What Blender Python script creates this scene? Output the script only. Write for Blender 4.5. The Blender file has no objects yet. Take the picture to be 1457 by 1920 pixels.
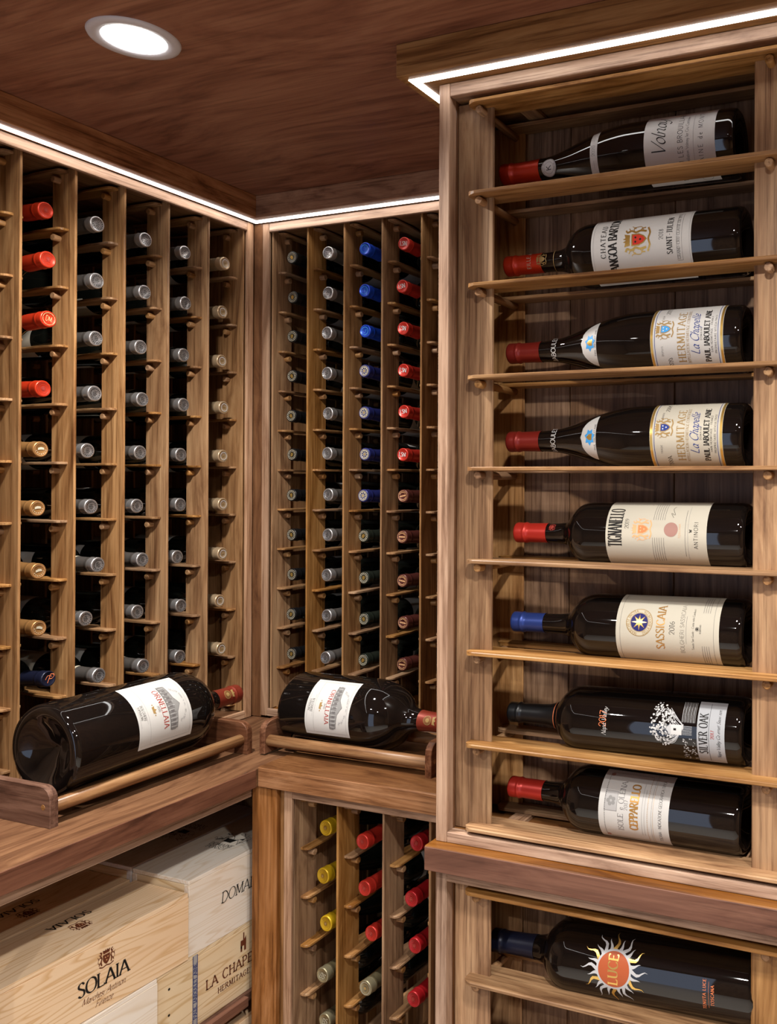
import bpy, math, random
from mathutils import Vector, Matrix
random.seed(7)
S = bpy.context.scene
COL = S.collection
PI = math.pi

# ------------------------------------------------------------------ camera, world, exposure
cam_d = bpy.data.cameras.new('camera')
cam = bpy.data.objects.new('camera', cam_d)
COL.objects.link(cam)
S.camera = cam
YAW, PITCH, ROLL = .3687, .0014, .0044
cam_d.sensor_fit = 'HORIZONTAL'
cam_d.sensor_width = 36.0
cam_d.lens = 36.0 * 1628.95 / 1457
cam_d.shift_x = (728.5 - 1169.65) / 1457
cam_d.shift_y = (907.23 - 960.0) / 1457
cam_d.clip_start = .02
_F = Vector((-math.sin(YAW), math.cos(YAW), 0)); _R = Vector((math.cos(YAW), math.sin(YAW), 0)); _U = Vector((0, 0, 1))
_F, _U = _F * math.cos(PITCH) + _U * math.sin(PITCH), _U * math.cos(PITCH) - _F * math.sin(PITCH)
_R, _U = _R * math.cos(ROLL) + _U * math.sin(ROLL), _U * math.cos(ROLL) - _R * math.sin(ROLL)
cam.matrix_world = Matrix.Translation((1.5808, -1.628, 1.4607)) @ Matrix((_R, _U, -_F)).transposed().to_4x4()

w = bpy.data.worlds.new('world'); S.world = w; w.use_nodes = True
w.node_tree.nodes['Background'].inputs[0].default_value = (.62, .74, 1.0, 1)
w.node_tree.nodes['Background'].inputs[1].default_value = 1.6
S.view_settings.view_transform = 'Standard'
try: S.view_settings.look = 'None'
except Exception: pass
S.view_settings.gamma = 1.0
S.view_settings.use_curve_mapping = False
S.view_settings.exposure = 0.3
DOWN_POWER, DOOR_FILL_POWER = 15.0, 11.0
S.cycles.sample_clamp_indirect = 4.0
S.cycles.caustics_reflective = False
S.cycles.caustics_refractive = False

def area(name, loc, rot, sx, sy, power, color=(1, .97, .93), shape='RECTANGLE', spread=PI):
    l = bpy.data.lights.new(name, 'AREA'); l.shape = shape; l.size = sx
    if shape in ('RECTANGLE', 'ELLIPSE'): l.size_y = sy
    l.energy = power; l.color = color; l.spread = spread
    o = bpy.data.objects.new(name, l); COL.objects.link(o); o.location = loc; o.rotation_euler = rot
    return o
# fill light added in the unseen doorway behind the camera, tinted like daylight
area('doorway_fill', (.75, -3.17, 1.05), (PI / 2, 0, PI), .76, 1.9, DOOR_FILL_POWER, (.88, .92, 1.0))

# ------------------------------------------------------------------ materials
MATS = {}
def nt(name):
    m = bpy.data.materials.new(name); m.use_nodes = True
    n = m.node_tree; b = n.nodes['Principled BSDF']
    return m, n, b
def plain(name, col, rough=.5, metal=0, spec=.5, coat=0, bump=0, emit=None, es=0):
    if name in MATS: return MATS[name]
    m, n, b = nt(name)
    b.inputs['Base Color'].default_value = (*col, 1)
    b.inputs['Roughness'].default_value = rough
    b.inputs['Metallic'].default_value = metal
    b.inputs['Specular IOR Level'].default_value = spec
    b.inputs['Coat Weight'].default_value = coat
    if emit:
        b.inputs['Emission Color'].default_value = (*emit, 1); b.inputs['Emission Strength'].default_value = es
    if bump:
        tx = n.nodes.new('ShaderNodeTexNoise'); tx.inputs['Scale'].default_value = bump
        bp = n.nodes.new('ShaderNodeBump'); bp.inputs['Strength'].default_value = .12; bp.inputs['Distance'].default_value = .001
        n.links.new(tx.outputs[0], bp.inputs['Height']); n.links.new(bp.outputs[0], b.inputs['Normal'])
    MATS[name] = m
    return m
def ramp(n, stops):
    r = n.nodes.new('ShaderNodeValToRGB'); e = r.color_ramp.elements
    while len(e) < len(stops): e.new(.5)
    for i, (p, c) in enumerate(stops): e[i].position = p; e[i].color = (*c, 1)
    return r
def wood(name, axis, dark, mid, light, var=.14, scale=1.0, rough=.36, fig=1.0, fine=1.0):
    """grain runs along object axis 'x','y' or 'z'; every object gets its own offset and tone"""
    key = name + '_' + axis
    if key in MATS: return MATS[key]
    m, n, b = nt(key); N = n.nodes; L = n.links
    tc = N.new('ShaderNodeTexCoord'); oi = N.new('ShaderNodeObjectInfo')
    sc = N.new('ShaderNodeVectorMath'); sc.operation = 'SCALE'; sc.inputs[0].default_value = (7.3, 5.1, 9.7)
    L.new(oi.outputs['Random'], sc.inputs['Scale'])
    ad = N.new('ShaderNodeVectorMath'); ad.operation = 'ADD'
    L.new(tc.outputs['Object'], ad.inputs[0]); L.new(sc.outputs[0], ad.inputs[1])
    def mp(al, ac):
        q = N.new('ShaderNodeMapping'); v = [ac, ac, ac]; v['xyz'.index(axis)] = al
        q.inputs['Scale'].default_value = v; L.new(ad.outputs[0], q.inputs[0]); return q
    m1 = mp(1.1 * scale, 17 * scale); m2 = mp(1.8 * scale, 85 * scale); m3 = mp(2.0 * scale, 6 * scale)
    n3 = N.new('ShaderNodeTexNoise'); n3.inputs['Scale'].default_value = 1; n3.inputs['Detail'].default_value = 1
    L.new(m3.outputs[0], n3.inputs['Vector'])
    wv = N.new('ShaderNodeVectorMath'); wv.operation = 'SCALE'; wv.inputs['Scale'].default_value = 2.2 * fig
    L.new(n3.outputs[1], wv.inputs[0])
    a2 = N.new('ShaderNodeVectorMath'); a2.operation = 'ADD'; L.new(m1.outputs[0], a2.inputs[0]); L.new(wv.outputs[0], a2.inputs[1])
    n1 = N.new('ShaderNodeTexNoise'); n1.inputs['Scale'].default_value = 2.6; n1.inputs['Detail'].default_value = 5; n1.inputs['Roughness'].default_value = .62
    L.new(a2.outputs[0], n1.inputs['Vector'])
    r1 = ramp(n, [(.3, dark), (.47, mid), (.68, light)]); L.new(n1.outputs[0], r1.inputs[0])
    n2 = N.new('ShaderNodeTexNoise'); n2.inputs['Scale'].default_value = 2.2; n2.inputs['Detail'].default_value = 5; n2.inputs['Roughness'].default_value = .7
    L.new(m2.outputs[0], n2.inputs['Vector'])
    r2 = ramp(n, [(.36, (.50, .44, .40)), (.47, (.92, .90, .88)), (.56, (1.04, 1.04, 1.04)), (.7, (1.16, 1.14, 1.10))]); L.new(n2.outputs[0], r2.inputs[0])
    mx = N.new('ShaderNodeMix'); mx.data_type = 'RGBA'; mx.blend_type = 'MULTIPLY'; mx.inputs[0].default_value = fine
    L.new(r1.outputs[0], mx.inputs[6]); L.new(r2.outputs[0], mx.inputs[7])
    hs = N.new('ShaderNodeHueSaturation')
    mr = N.new('ShaderNodeMapRange'); mr.inputs[3].default_value = 1 - var; mr.inputs[4].default_value = 1 + var
    L.new(oi.outputs['Random'], mr.inputs[0]); L.new(mr.outputs[0], hs.inputs['Value'])
    wn = N.new('ShaderNodeTexWhiteNoise'); wn.noise_dimensions = '1D'; L.new(oi.outputs['Random'], wn.inputs['W'])
    mr2 = N.new('ShaderNodeMapRange'); mr2.inputs[3].default_value = .86; mr2.inputs[4].default_value = 1.14
    L.new(wn.outputs[0], mr2.inputs[0]); L.new(mr2.outputs[0], hs.inputs['Saturation'])
    L.new(mx.outputs[2], hs.inputs['Color']); L.new(hs.outputs[0], b.inputs['Base Color'])
    b.inputs['Roughness'].default_value = rough
    b.inputs['Specular IOR Level'].default_value = .22
    bp = N.new('ShaderNodeBump'); bp.inputs['Strength'].default_value = .16; bp.inputs['Distance'].default_value = .0006
    L.new(n2.outputs[0], bp.inputs['Height']); L.new(bp.outputs[0], b.inputs['Normal'])
    MATS[key] = m
    return m
WD = dict(
    rack=((.135, .060, .024), (.27, .142, .062), (.40, .235, .112)),
    frame=((.20, .112, .070), (.35, .218, .145), (.46, .31, .215)),
    counter=((.066, .025, .010), (.135, .056, .021), (.205, .094, .037)),
    cornice=((.14, .058, .027), (.30, .14, .07), (.42, .22, .115)),
    ceil=((.105, .040, .024), (.20, .085, .052), (.28, .135, .083)),
    panel=((.10, .050, .024), (.20, .108, .055), (.31, .18, .098)),
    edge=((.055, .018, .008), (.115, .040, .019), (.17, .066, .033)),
    post=((.09, .036, .016), (.21, .095, .042), (.32, .165, .085)),
    block=((.050, .020, .010), (.11, .045, .024), (.20, .096, .056)),
    rod=((.10, .040, .013), (.23, .105, .036), (.33, .175, .07)))
def W(kind, axis):
    fig = dict(ceil=1.3, counter=1.6, block=1.5, cornice=1.4).get(kind, 1.0)
    sc = .8 if kind == 'ceil' else 1.0
    return wood('walnut_' + kind, axis, *WD[kind], fig=fig, scale=sc, fine=.55 if kind in ('counter', 'edge', 'ceil') else 1.0, var=.16 if kind in ('rack', 'frame') else .06, rough=.33 if kind in ('counter', 'rod') else (.55 if kind in ('block', 'edge') else .42))
def pine(name, axis, base, line, dim=1.0):
    key = name + axis
    if key in MATS: return MATS[key]
    m, n, b = nt(key); N = n.nodes; L = n.links
    tc = N.new('ShaderNodeTexCoord'); oi = N.new('ShaderNodeObjectInfo')
    sc = N.new('ShaderNodeVectorMath'); sc.operation = 'SCALE'; sc.inputs[0].default_value = (3.3, 2.1, 4.7)
    L.new(oi.outputs['Random'], sc.inputs['Scale'])
    ad = N.new('ShaderNodeVectorMath'); ad.operation = 'ADD'; L.new(tc.outputs['Object'], ad.inputs[0]); L.new(sc.outputs[0], ad.inputs[1])
    mp = N.new('ShaderNodeMapping'); v = [34, 34, 34]; v['xyz'.index(axis)] = 2.6; mp.inputs['Scale'].default_value = v
    L.new(ad.outputs[0], mp.inputs[0])
    nz = N.new('ShaderNodeTexNoise'); nz.inputs['Scale'].default_value = .55; nz.inputs['Detail'].default_value = 2
    L.new(mp.outputs[0], nz.inputs['Vector'])
    mu = N.new('ShaderNodeMath'); mu.operation = 'MULTIPLY'; mu.inputs[1].default_value = 18
    L.new(nz.outputs[0], mu.inputs[0])
    fr = N.new('ShaderNodeMath'); fr.operation = 'FRACT'; L.new(mu.outputs[0], fr.inputs[0])
    r = ramp(n, [(0, base), (.55, base), (.86, line), (1, base)]); L.new(fr.outputs[0], r.inputs[0])
    n2 = N.new('ShaderNodeTexNoise'); n2.inputs['Scale'].default_value = .35; L.new(mp.outputs[0], n2.inputs['Vector'])
    mx = N.new('ShaderNodeMix'); mx.data_type = 'RGBA'; mx.blend_type = 'MIX'
    mr = N.new('ShaderNodeMapRange'); mr.inputs[1].default_value = .4; mr.inputs[2].default_value = .65; mr.inputs[3].default_value = 0; mr.inputs[4].default_value = .55
    L.new(n2.outputs[0], mr.inputs[0]); L.new(mr.outputs[0], mx.inputs[0])
    L.new(r.outputs[0], mx.inputs[6]); mx.inputs[7].default_value = (base[0] * .93, base[1] * .8, base[2] * .66, 1)
    L.new(mx.outputs[2], b.inputs['Base Color']); b.inputs['Roughness'].default_value = .55
    MATS[key] = m
    return m
GLASS = plain('bottle_glass', (.005, .0035, .003), .035, spec=.5)
GLASS2 = plain('bottle_glass_dark_green', (.004, .0045, .0035), .05, spec=.5)
PAPER = plain('label_paper', (.50, .487, .468), .7, spec=.2)
CREAM = plain('label_cream_paper', (.46, .425, .35), .7, spec=.2)
GREYP = plain('label_grey_paper', (.34, .35, .37), .6, spec=.2)
_p = plain
def plain(n_, c_, r_=.5, **k_):
    if n_.startswith('ink_'): k_.setdefault('spec', .2)
    return _p(n_, c_, r_, **k_)
C = dict(
    black=plain('ink_black', (.015, .013, .012), .5), grey=plain('ink_grey', (.13, .12, .12), .5), bright=plain('foil_bright_silver', (.62, .60, .60), .32, metal=.85),
    lgrey=plain('ink_light_grey', (.24, .235, .23), .5), fgrey=plain('ink_faint_grey', (.37, .36, .355), .5),
    gold=plain('foil_gold', (.72, .47, .13), .28, metal=.8), dgold=plain('ink_dull_gold', (.30, .19, .07), .5),
    red=plain('ink_red', (.50, .035, .02), .45), blue=plain('ink_blue', (.015, .035, .19), .5),
    sky=plain('ink_sky_blue', (.05, .28, .62), .5), navy=plain('ink_navy', (.02, .02, .12), .45),
    orange=plain('ink_orange', (.72, .20, .08), .5), peach=plain('ink_peach', (.66, .36, .18), .5),
    mauve=plain('ink_mauve', (.33, .18, .15), .5), maroon=plain('ink_maroon', (.30, .04, .03), .5),
    white=plain('ink_white', (.56, .55, .54), .5), silver=plain('ink_silver', (.45, .45, .46), .4),
    brown=plain('ink_brand_brown', (.13, .035, .015), .6), bronze=plain('ink_bronze', (.42, .22, .06), .35, metal=.5),
    sun=plain('ink_sun_red', (.38, .085, .03), .45), cream=plain('ink_cream', (.50, .45, .34), .5))
def foil(name, col, rough=.33, metal=.35): return _p('capsule_' + name, col, rough, metal=metal, spec=.5)
CAP = dict(red=foil('red', (.50, .032, .009)), silver=foil('silver', (.15, .132, .12), .36, .6), tan=foil('tan', (.42, .31, .19), .38, .5),
    gold=foil('gold', (.38, .19, .065), .35, .5), black=foil('black', (.008, .008, .009)), blue=foil('blue', (.012, .06, .52)),
    navy=foil('navy', (.02, .025, .14), .35, .4), green=foil('dark_green', (.018, .022, .016), .35, .4), darkred=foil('dark_red', (.085, .022, .017)),
    yellow=foil('yellow', (.58, .36, .012)), crimson=foil('crimson', (.38, .010, .014)), scarlet=foil('scarlet', (.46, .026, .016)),
    wine=foil('wine', (.22, .018, .012)), brick=foil('brick', (.22, .032, .017)), bluefoil=foil('satin_blue', (.025, .05, .22), .35, .5), olive=foil('olive', (.16, .13, .07), .35, .6),
    ink=foil('ink_blue', (.01, .012, .03)), dsilver=foil('graphite', (.10, .09, .085), .35, .6))
TANB = foil('bright_tan', (.55, .40, .25), .33, .5); OLB = foil('bright_olive', (.30, .26, .16), .33, .6)
LEDM = plain('led_light', (1, 1, 1), .5, emit=(1, .985, .96), es=9)
DISC = plain('downlight_diffuser', (1, 1, 1), .5, emit=(1, .975, .92), es=14)
WHITEM = plain('white_metal', (.50, .49, .53), .4)

# ------------------------------------------------------------------ mesh helpers
def new_mesh(name, V, Fc, mats, mi=None, smooth=False):
    me = bpy.data.meshes.new(name); me.from_pydata(V, [], Fc)
    for m in (mats if isinstance(mats, (list, tuple)) else [mats]): me.materials.append(m)
    if mi: me.polygons.foreach_set('material_index', mi)
    if smooth: me.polygons.foreach_set('use_smooth', [True] * len(me.polygons))
    me.update()
    return me
def put(name, me, parent=None, loc=(0, 0, 0), **kw):
    o = bpy.data.objects.new(name, me); COL.objects.link(o); o.parent = parent; o.location = loc
    for k, v in kw.items(): o[k] = v
    return o
def thing(name, label, cat, loc=(0, 0, 0), rotz=0, group=None, mat=None):
    o = bpy.data.objects.new(name, None); COL.objects.link(o); o.empty_display_size = .05
    if mat is not None: o.matrix_world = mat
    else: o.location = loc; o.rotation_euler = (0, 0, rotz)
    o['label'] = label; o['category'] = cat
    if group: o['group'] = group
    return o
def cbox_geo(a, b, c=.0012):
    """chamfered box from corner a to corner b"""
    c = min([c] + [abs(b[i] - a[i]) * .3 for i in range(3)])
    V = []; idx = {}
    for sx in (0, 1):
        for sy in (0, 1):
            for sz in (0, 1):
                s = (sx, sy, sz)
                for ax in range(3):
                    p = [(b[i] - c if s[i] else a[i] + c) for i in range(3)]
                    p[ax] = b[ax] if s[ax] else a[ax]
                    idx[(s, ax)] = len(V); V.append(tuple(p))
    Fc = []
    def nrm(f, out):
        p = [Vector(V[i]) for i in f]
        n = (p[1] - p[0]).cross(p[2] - p[0])
        Fc.append(f if n.dot(Vector(out)) > 0 else f[::-1])
    for ax in range(3):
        u, v = (ax + 1) % 3, (ax + 2) % 3
        for s in (0, 1):
            q = []
            for su, sv in ((0, 0), (1, 0), (1, 1), (0, 1)):
                t = [0, 0, 0]; t[ax] = s; t[u] = su; t[v] = sv; q.append(idx[(tuple(t), ax)])
            out = [0, 0, 0]; out[ax] = 1 if s else -1; nrm(q, out)
    for ax in range(3):
        u, v = (ax + 1) % 3, (ax + 2) % 3
        for su in (0, 1):
            for sv in (0, 1):
                t0 = [0, 0, 0]; t1 = [0, 0, 0]; t0[u] = t1[u] = su; t0[v] = t1[v] = sv; t1[ax] = 1
                t0, t1 = tuple(t0), tuple(t1)
                out = [0, 0, 0]; out[u] = 1 if su else -1; out[v] = 1 if sv else -1
                nrm([idx[(t0, u)], idx[(t1, u)], idx[(t1, v)], idx[(t0, v)]], out)
    for sx in (0, 1):
        for sy in (0, 1):
            for sz in (0, 1):
                s = (sx, sy, sz); nrm([idx[(s, 0)], idx[(s, 1)], idx[(s, 2)]], [1 if k else -1 for k in s])
    return V, Fc
BOXC = {}
def box(name, a, b, mat, parent=None, base=(0, 0, 0), c=.0012, **kw):
    """chamfered box object; its origin sits at the middle of its underside; equal boxes share one mesh"""
    a = [a[i] - base[i] for i in range(3)]; b = [b[i] - base[i] for i in range(3)]
    a, b = [min(p, q) for p, q in zip(a, b)], [max(p, q) for p, q in zip(a, b)]
    o = ((a[0] + b[0]) / 2, (a[1] + b[1]) / 2, a[2])
    d = tuple(round(b[i] - a[i], 5) for i in range(3)); k = (d, mat.name, c)
    if k not in BOXC:
        V, Fc = cbox_geo((-d[0] / 2, -d[1] / 2, 0), (d[0] / 2, d[1] / 2, d[2]), c)
        BOXC[k] = new_mesh(name, V, Fc, mat)
    return put(name, BOXC[k], parent, o, **kw)
def lathe(prof, seg=32, smooth=True, mats=None, name='lathe', mi=None):
    V = []; Fc = []; M = []
    rings = []
    for r, z in prof:
        if r < 1e-6: rings.append([len(V)]); V.append((0, 0, z))
        else:
            rings.append(list(range(len(V), len(V) + seg)))
            V += [(r * math.cos(2 * PI * i / seg), r * math.sin(2 * PI * i / seg), z) for i in range(seg)]
    for k in range(len(rings) - 1):
        A, B = rings[k], rings[k + 1]
        for i in range(seg):
            j = (i + 1) % seg
            if len(A) == 1 and len(B) == 1: continue
            if len(A) == 1: Fc.append((A[0], B[j], B[i]))
            elif len(B) == 1: Fc.append((A[i], A[j], B[0]))
            else: Fc.append((A[i], A[j], B[j], B[i]))
            if mi: M.append(mi[k])
    return new_mesh(name, V, Fc, mats, M or None, smooth)
def cyl_mesh(name, r, h, mat, seg=16, axis='z', ch=.0008):
    prof = [(0, 0), (r - ch, 0), (r, ch), (r, h - ch), (r - ch, h), (0, h)]
    V = []; Fc = []
    me = lathe(prof, seg, False, mat, name)
    for p in me.polygons: p.use_smooth = len(p.vertices) == 4 and abs(p.normal.z) < .5
    if axis == 'x': me.transform(Matrix.Rotation(PI / 2, 4, 'Y'))
    if axis == 'y': me.transform(Matrix.Rotation(-PI / 2, 4, 'X'))
    return me
def prism(name, pts, z0, z1, mat, c=.0008, axis='z'):
    """extruded outline (counter-clockwise, convex-ish) with a small chamfer"""
    n = len(pts); cx = sum(p[0] for p in pts) / n; cy = sum(p[1] for p in pts) / n
    def ins(p):
        d = math.hypot(p[0] - cx, p[1] - cy) or 1; k = c / d
        return (p[0] + (cx - p[0]) * k, p[1] + (cy - p[1]) * k)
    L = [([ins(p) for p in pts], z0), (pts, z0 + c), (pts, z1 - c), ([ins(p) for p in pts], z1)]
    V = [(x, y, z) for P, z in L for x, y in P]; Fc = [tuple(range(n))[::-1], tuple(range(3 * n, 4 * n))]
    for k in range(3):
        for i in range(n):
            j = (i + 1) % n; Fc.append((k * n + i, k * n + j, (k + 1) * n + j, (k + 1) * n + i))
    if axis == 'x': V = [(z, x, y) for x, y, z in V]
    if axis == 'y': V = [(y, z, x) for x, y, z in V]
    return new_mesh(name, V, Fc, mat)

# ------------------------------------------------------------------ lettering: a nib-pen stroke alphabet
G = {}
def g(ch, wd, *st): G[ch] = (wd, st)
# stroke: ('l', pts) straight segments, ('s', pts) smooth curve; cap height 1
g('A', .74, 'l', (0, 0, .37, 1), 'l', (.37, 1, .74, 0), 'l', (.13, .36, .61, .36))
g('B', .62, 'l', (.08, 0, .08, 1), 's', (.08, 1, .36, .98, .5, .77, .36, .55, .08, .53), 's', (.08, .53, .4, .5, .58, .27, .4, .03, .08, 0))
g('C', .72, 's', (.68, .82, .5, .97, .22, .93, .04, .5, .22, .07, .5, .03, .7, .2))
g('D', .74, 'l', (.08, 0, .08, 1), 's', (.08, 1, .42, .96, .7, .5, .42, .04, .08, 0))
g('E', .58, 'l', (.08, 0, .08, 1), 'l', (.08, .99, .52, .99), 'l', (.08, .52, .44, .52), 'l', (.08, .01, .54, .01))
g('F', .55, 'l', (.08, 0, .08, 1), 'l', (.08, .99, .52, .99), 'l', (.08, .52, .42, .52))
g('G', .76, 's', (.68, .82, .5, .97, .22, .93, .04, .5, .22, .07, .5, .03, .66, .14), 'l', (.66, .05, .66, .42), 'l', (.48, .42, .74, .42))
g('H', .76, 'l', (.1, 0, .1, 1), 'l', (.66, 0, .66, 1), 'l', (.1, .52, .66, .52))
g('I', .26, 'l', (.13, 0, .13, 1))
g('J', .4, 'l', (.26, .2, .26, 1), 's', (.26, .25, .22, .02, .02, 0))
g('K', .7, 'l', (.08, 0, .08, 1), 'l', (.62, 1, .08, .42), 'l', (.26, .6, .68, 0))
g('L', .56, 'l', (.08, 0, .08, 1), 'l', (.08, .01, .52, .01))
g('M', .9, 'l', (.1, 0, .12, 1), 'l', (.12, 1, .45, .1), 'l', (.45, .1, .78, 1), 'l', (.8, 0, .78, 1))
g('N', .78, 'l', (.1, 0, .1, 1), 'l', (.1, 1, .68, 0), 'l', (.68, 0, .68, 1))
g('O', .8, 's', (.4, 1, .13, .86, .03, .5, .13, .14, .4, 0, .67, .14, .77, .5, .67, .86, .4, 1))
g('P', .6, 'l', (.08, 0, .08, 1), 's', (.08, 1, .42, .97, .56, .74, .42, .5, .08, .47))
g('Q', .8, 's', (.4, 1, .13, .86, .03, .5, .13, .14, .4, 0, .67, .14, .77, .5, .67, .86, .4, 1), 'l', (.42, .08, .8, -.18))
g('R', .7, 'l', (.08, 0, .08, 1), 's', (.08, 1, .42, .97, .55, .76, .42, .54, .08, .5), 'l', (.3, .5, .66, 0))
g('S', .54, 's', (.47, .84, .3, .99, .1, .9, .08, .7, .27, .54, .46, .38, .46, .12, .26, 0, .05, .14))
g('T', .66, 'l', (.33, 0, .33, 1), 'l', (.03, .99, .63, .99))
g('U', .74, 'l', (.1, .35, .1, 1), 'l', (.64, .35, .64, 1), 's', (.1, .4, .16, .08, .37, 0, .58, .08, .64, .4))
g('V', .74, 'l', (0, 1, .37, 0), 'l', (.37, 0, .74, 1))
g('W', 1.0, 'l', (0, 1, .27, 0), 'l', (.27, 0, .5, .9), 'l', (.5, .9, .74, 0), 'l', (.74, 0, 1, 1))
g('Y', .7, 'l', (0, 1, .35, .48), 'l', (.35, .48, .7, 1), 'l', (.35, 0, .35, .48))
g('Z', .62, 'l', (.06, .99, .56, .99), 'l', (.56, .99, .04, .01), 'l', (.04, .01, .58, .01))
g('0', .6, 's', (.3, 1, .08, .82, .04, .5, .08, .18, .3, 0, .52, .18, .56, .5, .52, .82, .3, 1))
g('1', .34, 'l', (.18, 0, .18, 1), 'l', (.18, 1, .04, .84))
g('2', .58, 's', (.06, .74, .14, .94, .32, 1, .5, .84, .42, .5, .05, .02), 'l', (.04, .02, .54, .02))
g('3', .56, 's', (.06, .86, .28, 1, .46, .8, .24, .55, .5, .3, .3, 0, .04, .12))
g('4', .6, 'l', (.42, 0, .42, 1), 'l', (.42, 1, .02, .3), 'l', (.02, .3, .58, .3))
g('5', .56, 'l', (.48, .98, .12, .98), 'l', (.12, .98, .1, .55), 's', (.1, .55, .34, .62, .5, .34, .34, .02, .04, .1))
g('6', .58, 's', (.46, .96, .16, .74, .05, .34, .28, 0, .5, .22, .4, .52, .1, .44))
g('7', .54, 'l', (.04, .98, .5, .98), 'l', (.5, .98, .18, 0))
g('8', .58, 's', (.29, 1, .1, .8, .29, .54, .5, .26, .29, 0, .08, .26, .29, .54, .48, .8, .29, 1))
g('9', .58, 's', (.12, .04, .42, .26, .52, .66, .3, 1, .08, .78, .18, .48, .48, .56))
g('-', .4, 'l', (.06, .42, .34, .42)); g('.', .2, 'l', (.06, .03, .14, .03)); g("'", .2, 'l', (.1, 1, .08, .8)); g(' ', .34)
g('a', .5, 's', (.4, .42, .24, .6, .06, .4, .1, .08, .26, .02, .4, .3), 's', (.41, .58, .38, .12, .5, .02))
g('c', .42, 's', (.36, .48, .22, .6, .05, .36, .12, .05, .38, .08))
g('d', .52, 's', (.4, .42, .24, .6, .06, .4, .1, .08, .26, .02, .4, .3), 's', (.44, 1, .4, .14, .5, .02))
g('e', .44, 's', (.08, .3, .34, .38, .3, .58, .12, .54, .05, .28, .16, .02, .4, .12))
g('f', .34, 's', (.36, .92, .24, 1, .16, .7, .14, .3, .1, -.2), 'l', (.04, .58, .32, .58))
g('h', .5, 's', (.12, 1, .08, .5, .06, 0), 's', (.08, .36, .26, .6, .38, .5, .36, .12, .48, .02))
g('i', .24, 's', (.1, .58, .08, .12, .2, .02), 'l', (.13, .8, .15, .86))
g('l', .24, 's', (.14, 1, .1, .5, .1, .1, .22, .02))
g('m', .76, 's', (.06, .58, .1, .4, .07, 0), 's', (.08, .36, .26, .6, .36, .46, .34, 0), 's', (.34, .36, .52, .6, .62, .46, .6, .1, .74, .02))
g('n', .52, 's', (.06, .58, .1, .4, .07, 0), 's', (.08, .36, .26, .6, .38, .48, .36, .12, .5, .02))
g('o', .46, 's', (.24, .6, .06, .44, .06, .16, .22, 0, .4, .18, .4, .44, .24, .6))
g('p', .5, 's', (.1, .58, .08, .1, .04, -.34), 's', (.08, .4, .28, .6, .42, .36, .28, .02, .08, .1))
g('r', .36, 's', (.06, .58, .1, .4, .07, 0), 's', (.08, .36, .22, .58, .34, .54))
g('s', .38, 's', (.3, .5, .18, .6, .08, .46, .28, .22, .2, .02, .02, .1))
g('t', .3, 's', (.14, .88, .1, .3, .14, .03, .28, .08), 'l', (.02, .58, .26, .58))
g('u', .5, 's', (.08, .58, .06, .16, .2, .02, .38, .2), 's', (.4, .58, .37, .14, .48, .02))
g('v', .46, 's', (.04, .58, .16, .3, .18, .02, .32, .3, .4, .58))
g('y', .48, 's', (.06, .58, .08, .16, .22, .06, .38, .3), 's', (.42, .58, .36, .0, .2, -.34, .02, -.24))
g('z', .42, 'l', (.06, .57, .36, .57), 'l', (.36, .57, .04, .02), 'l', (.04, .02, .38, .02))

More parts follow.
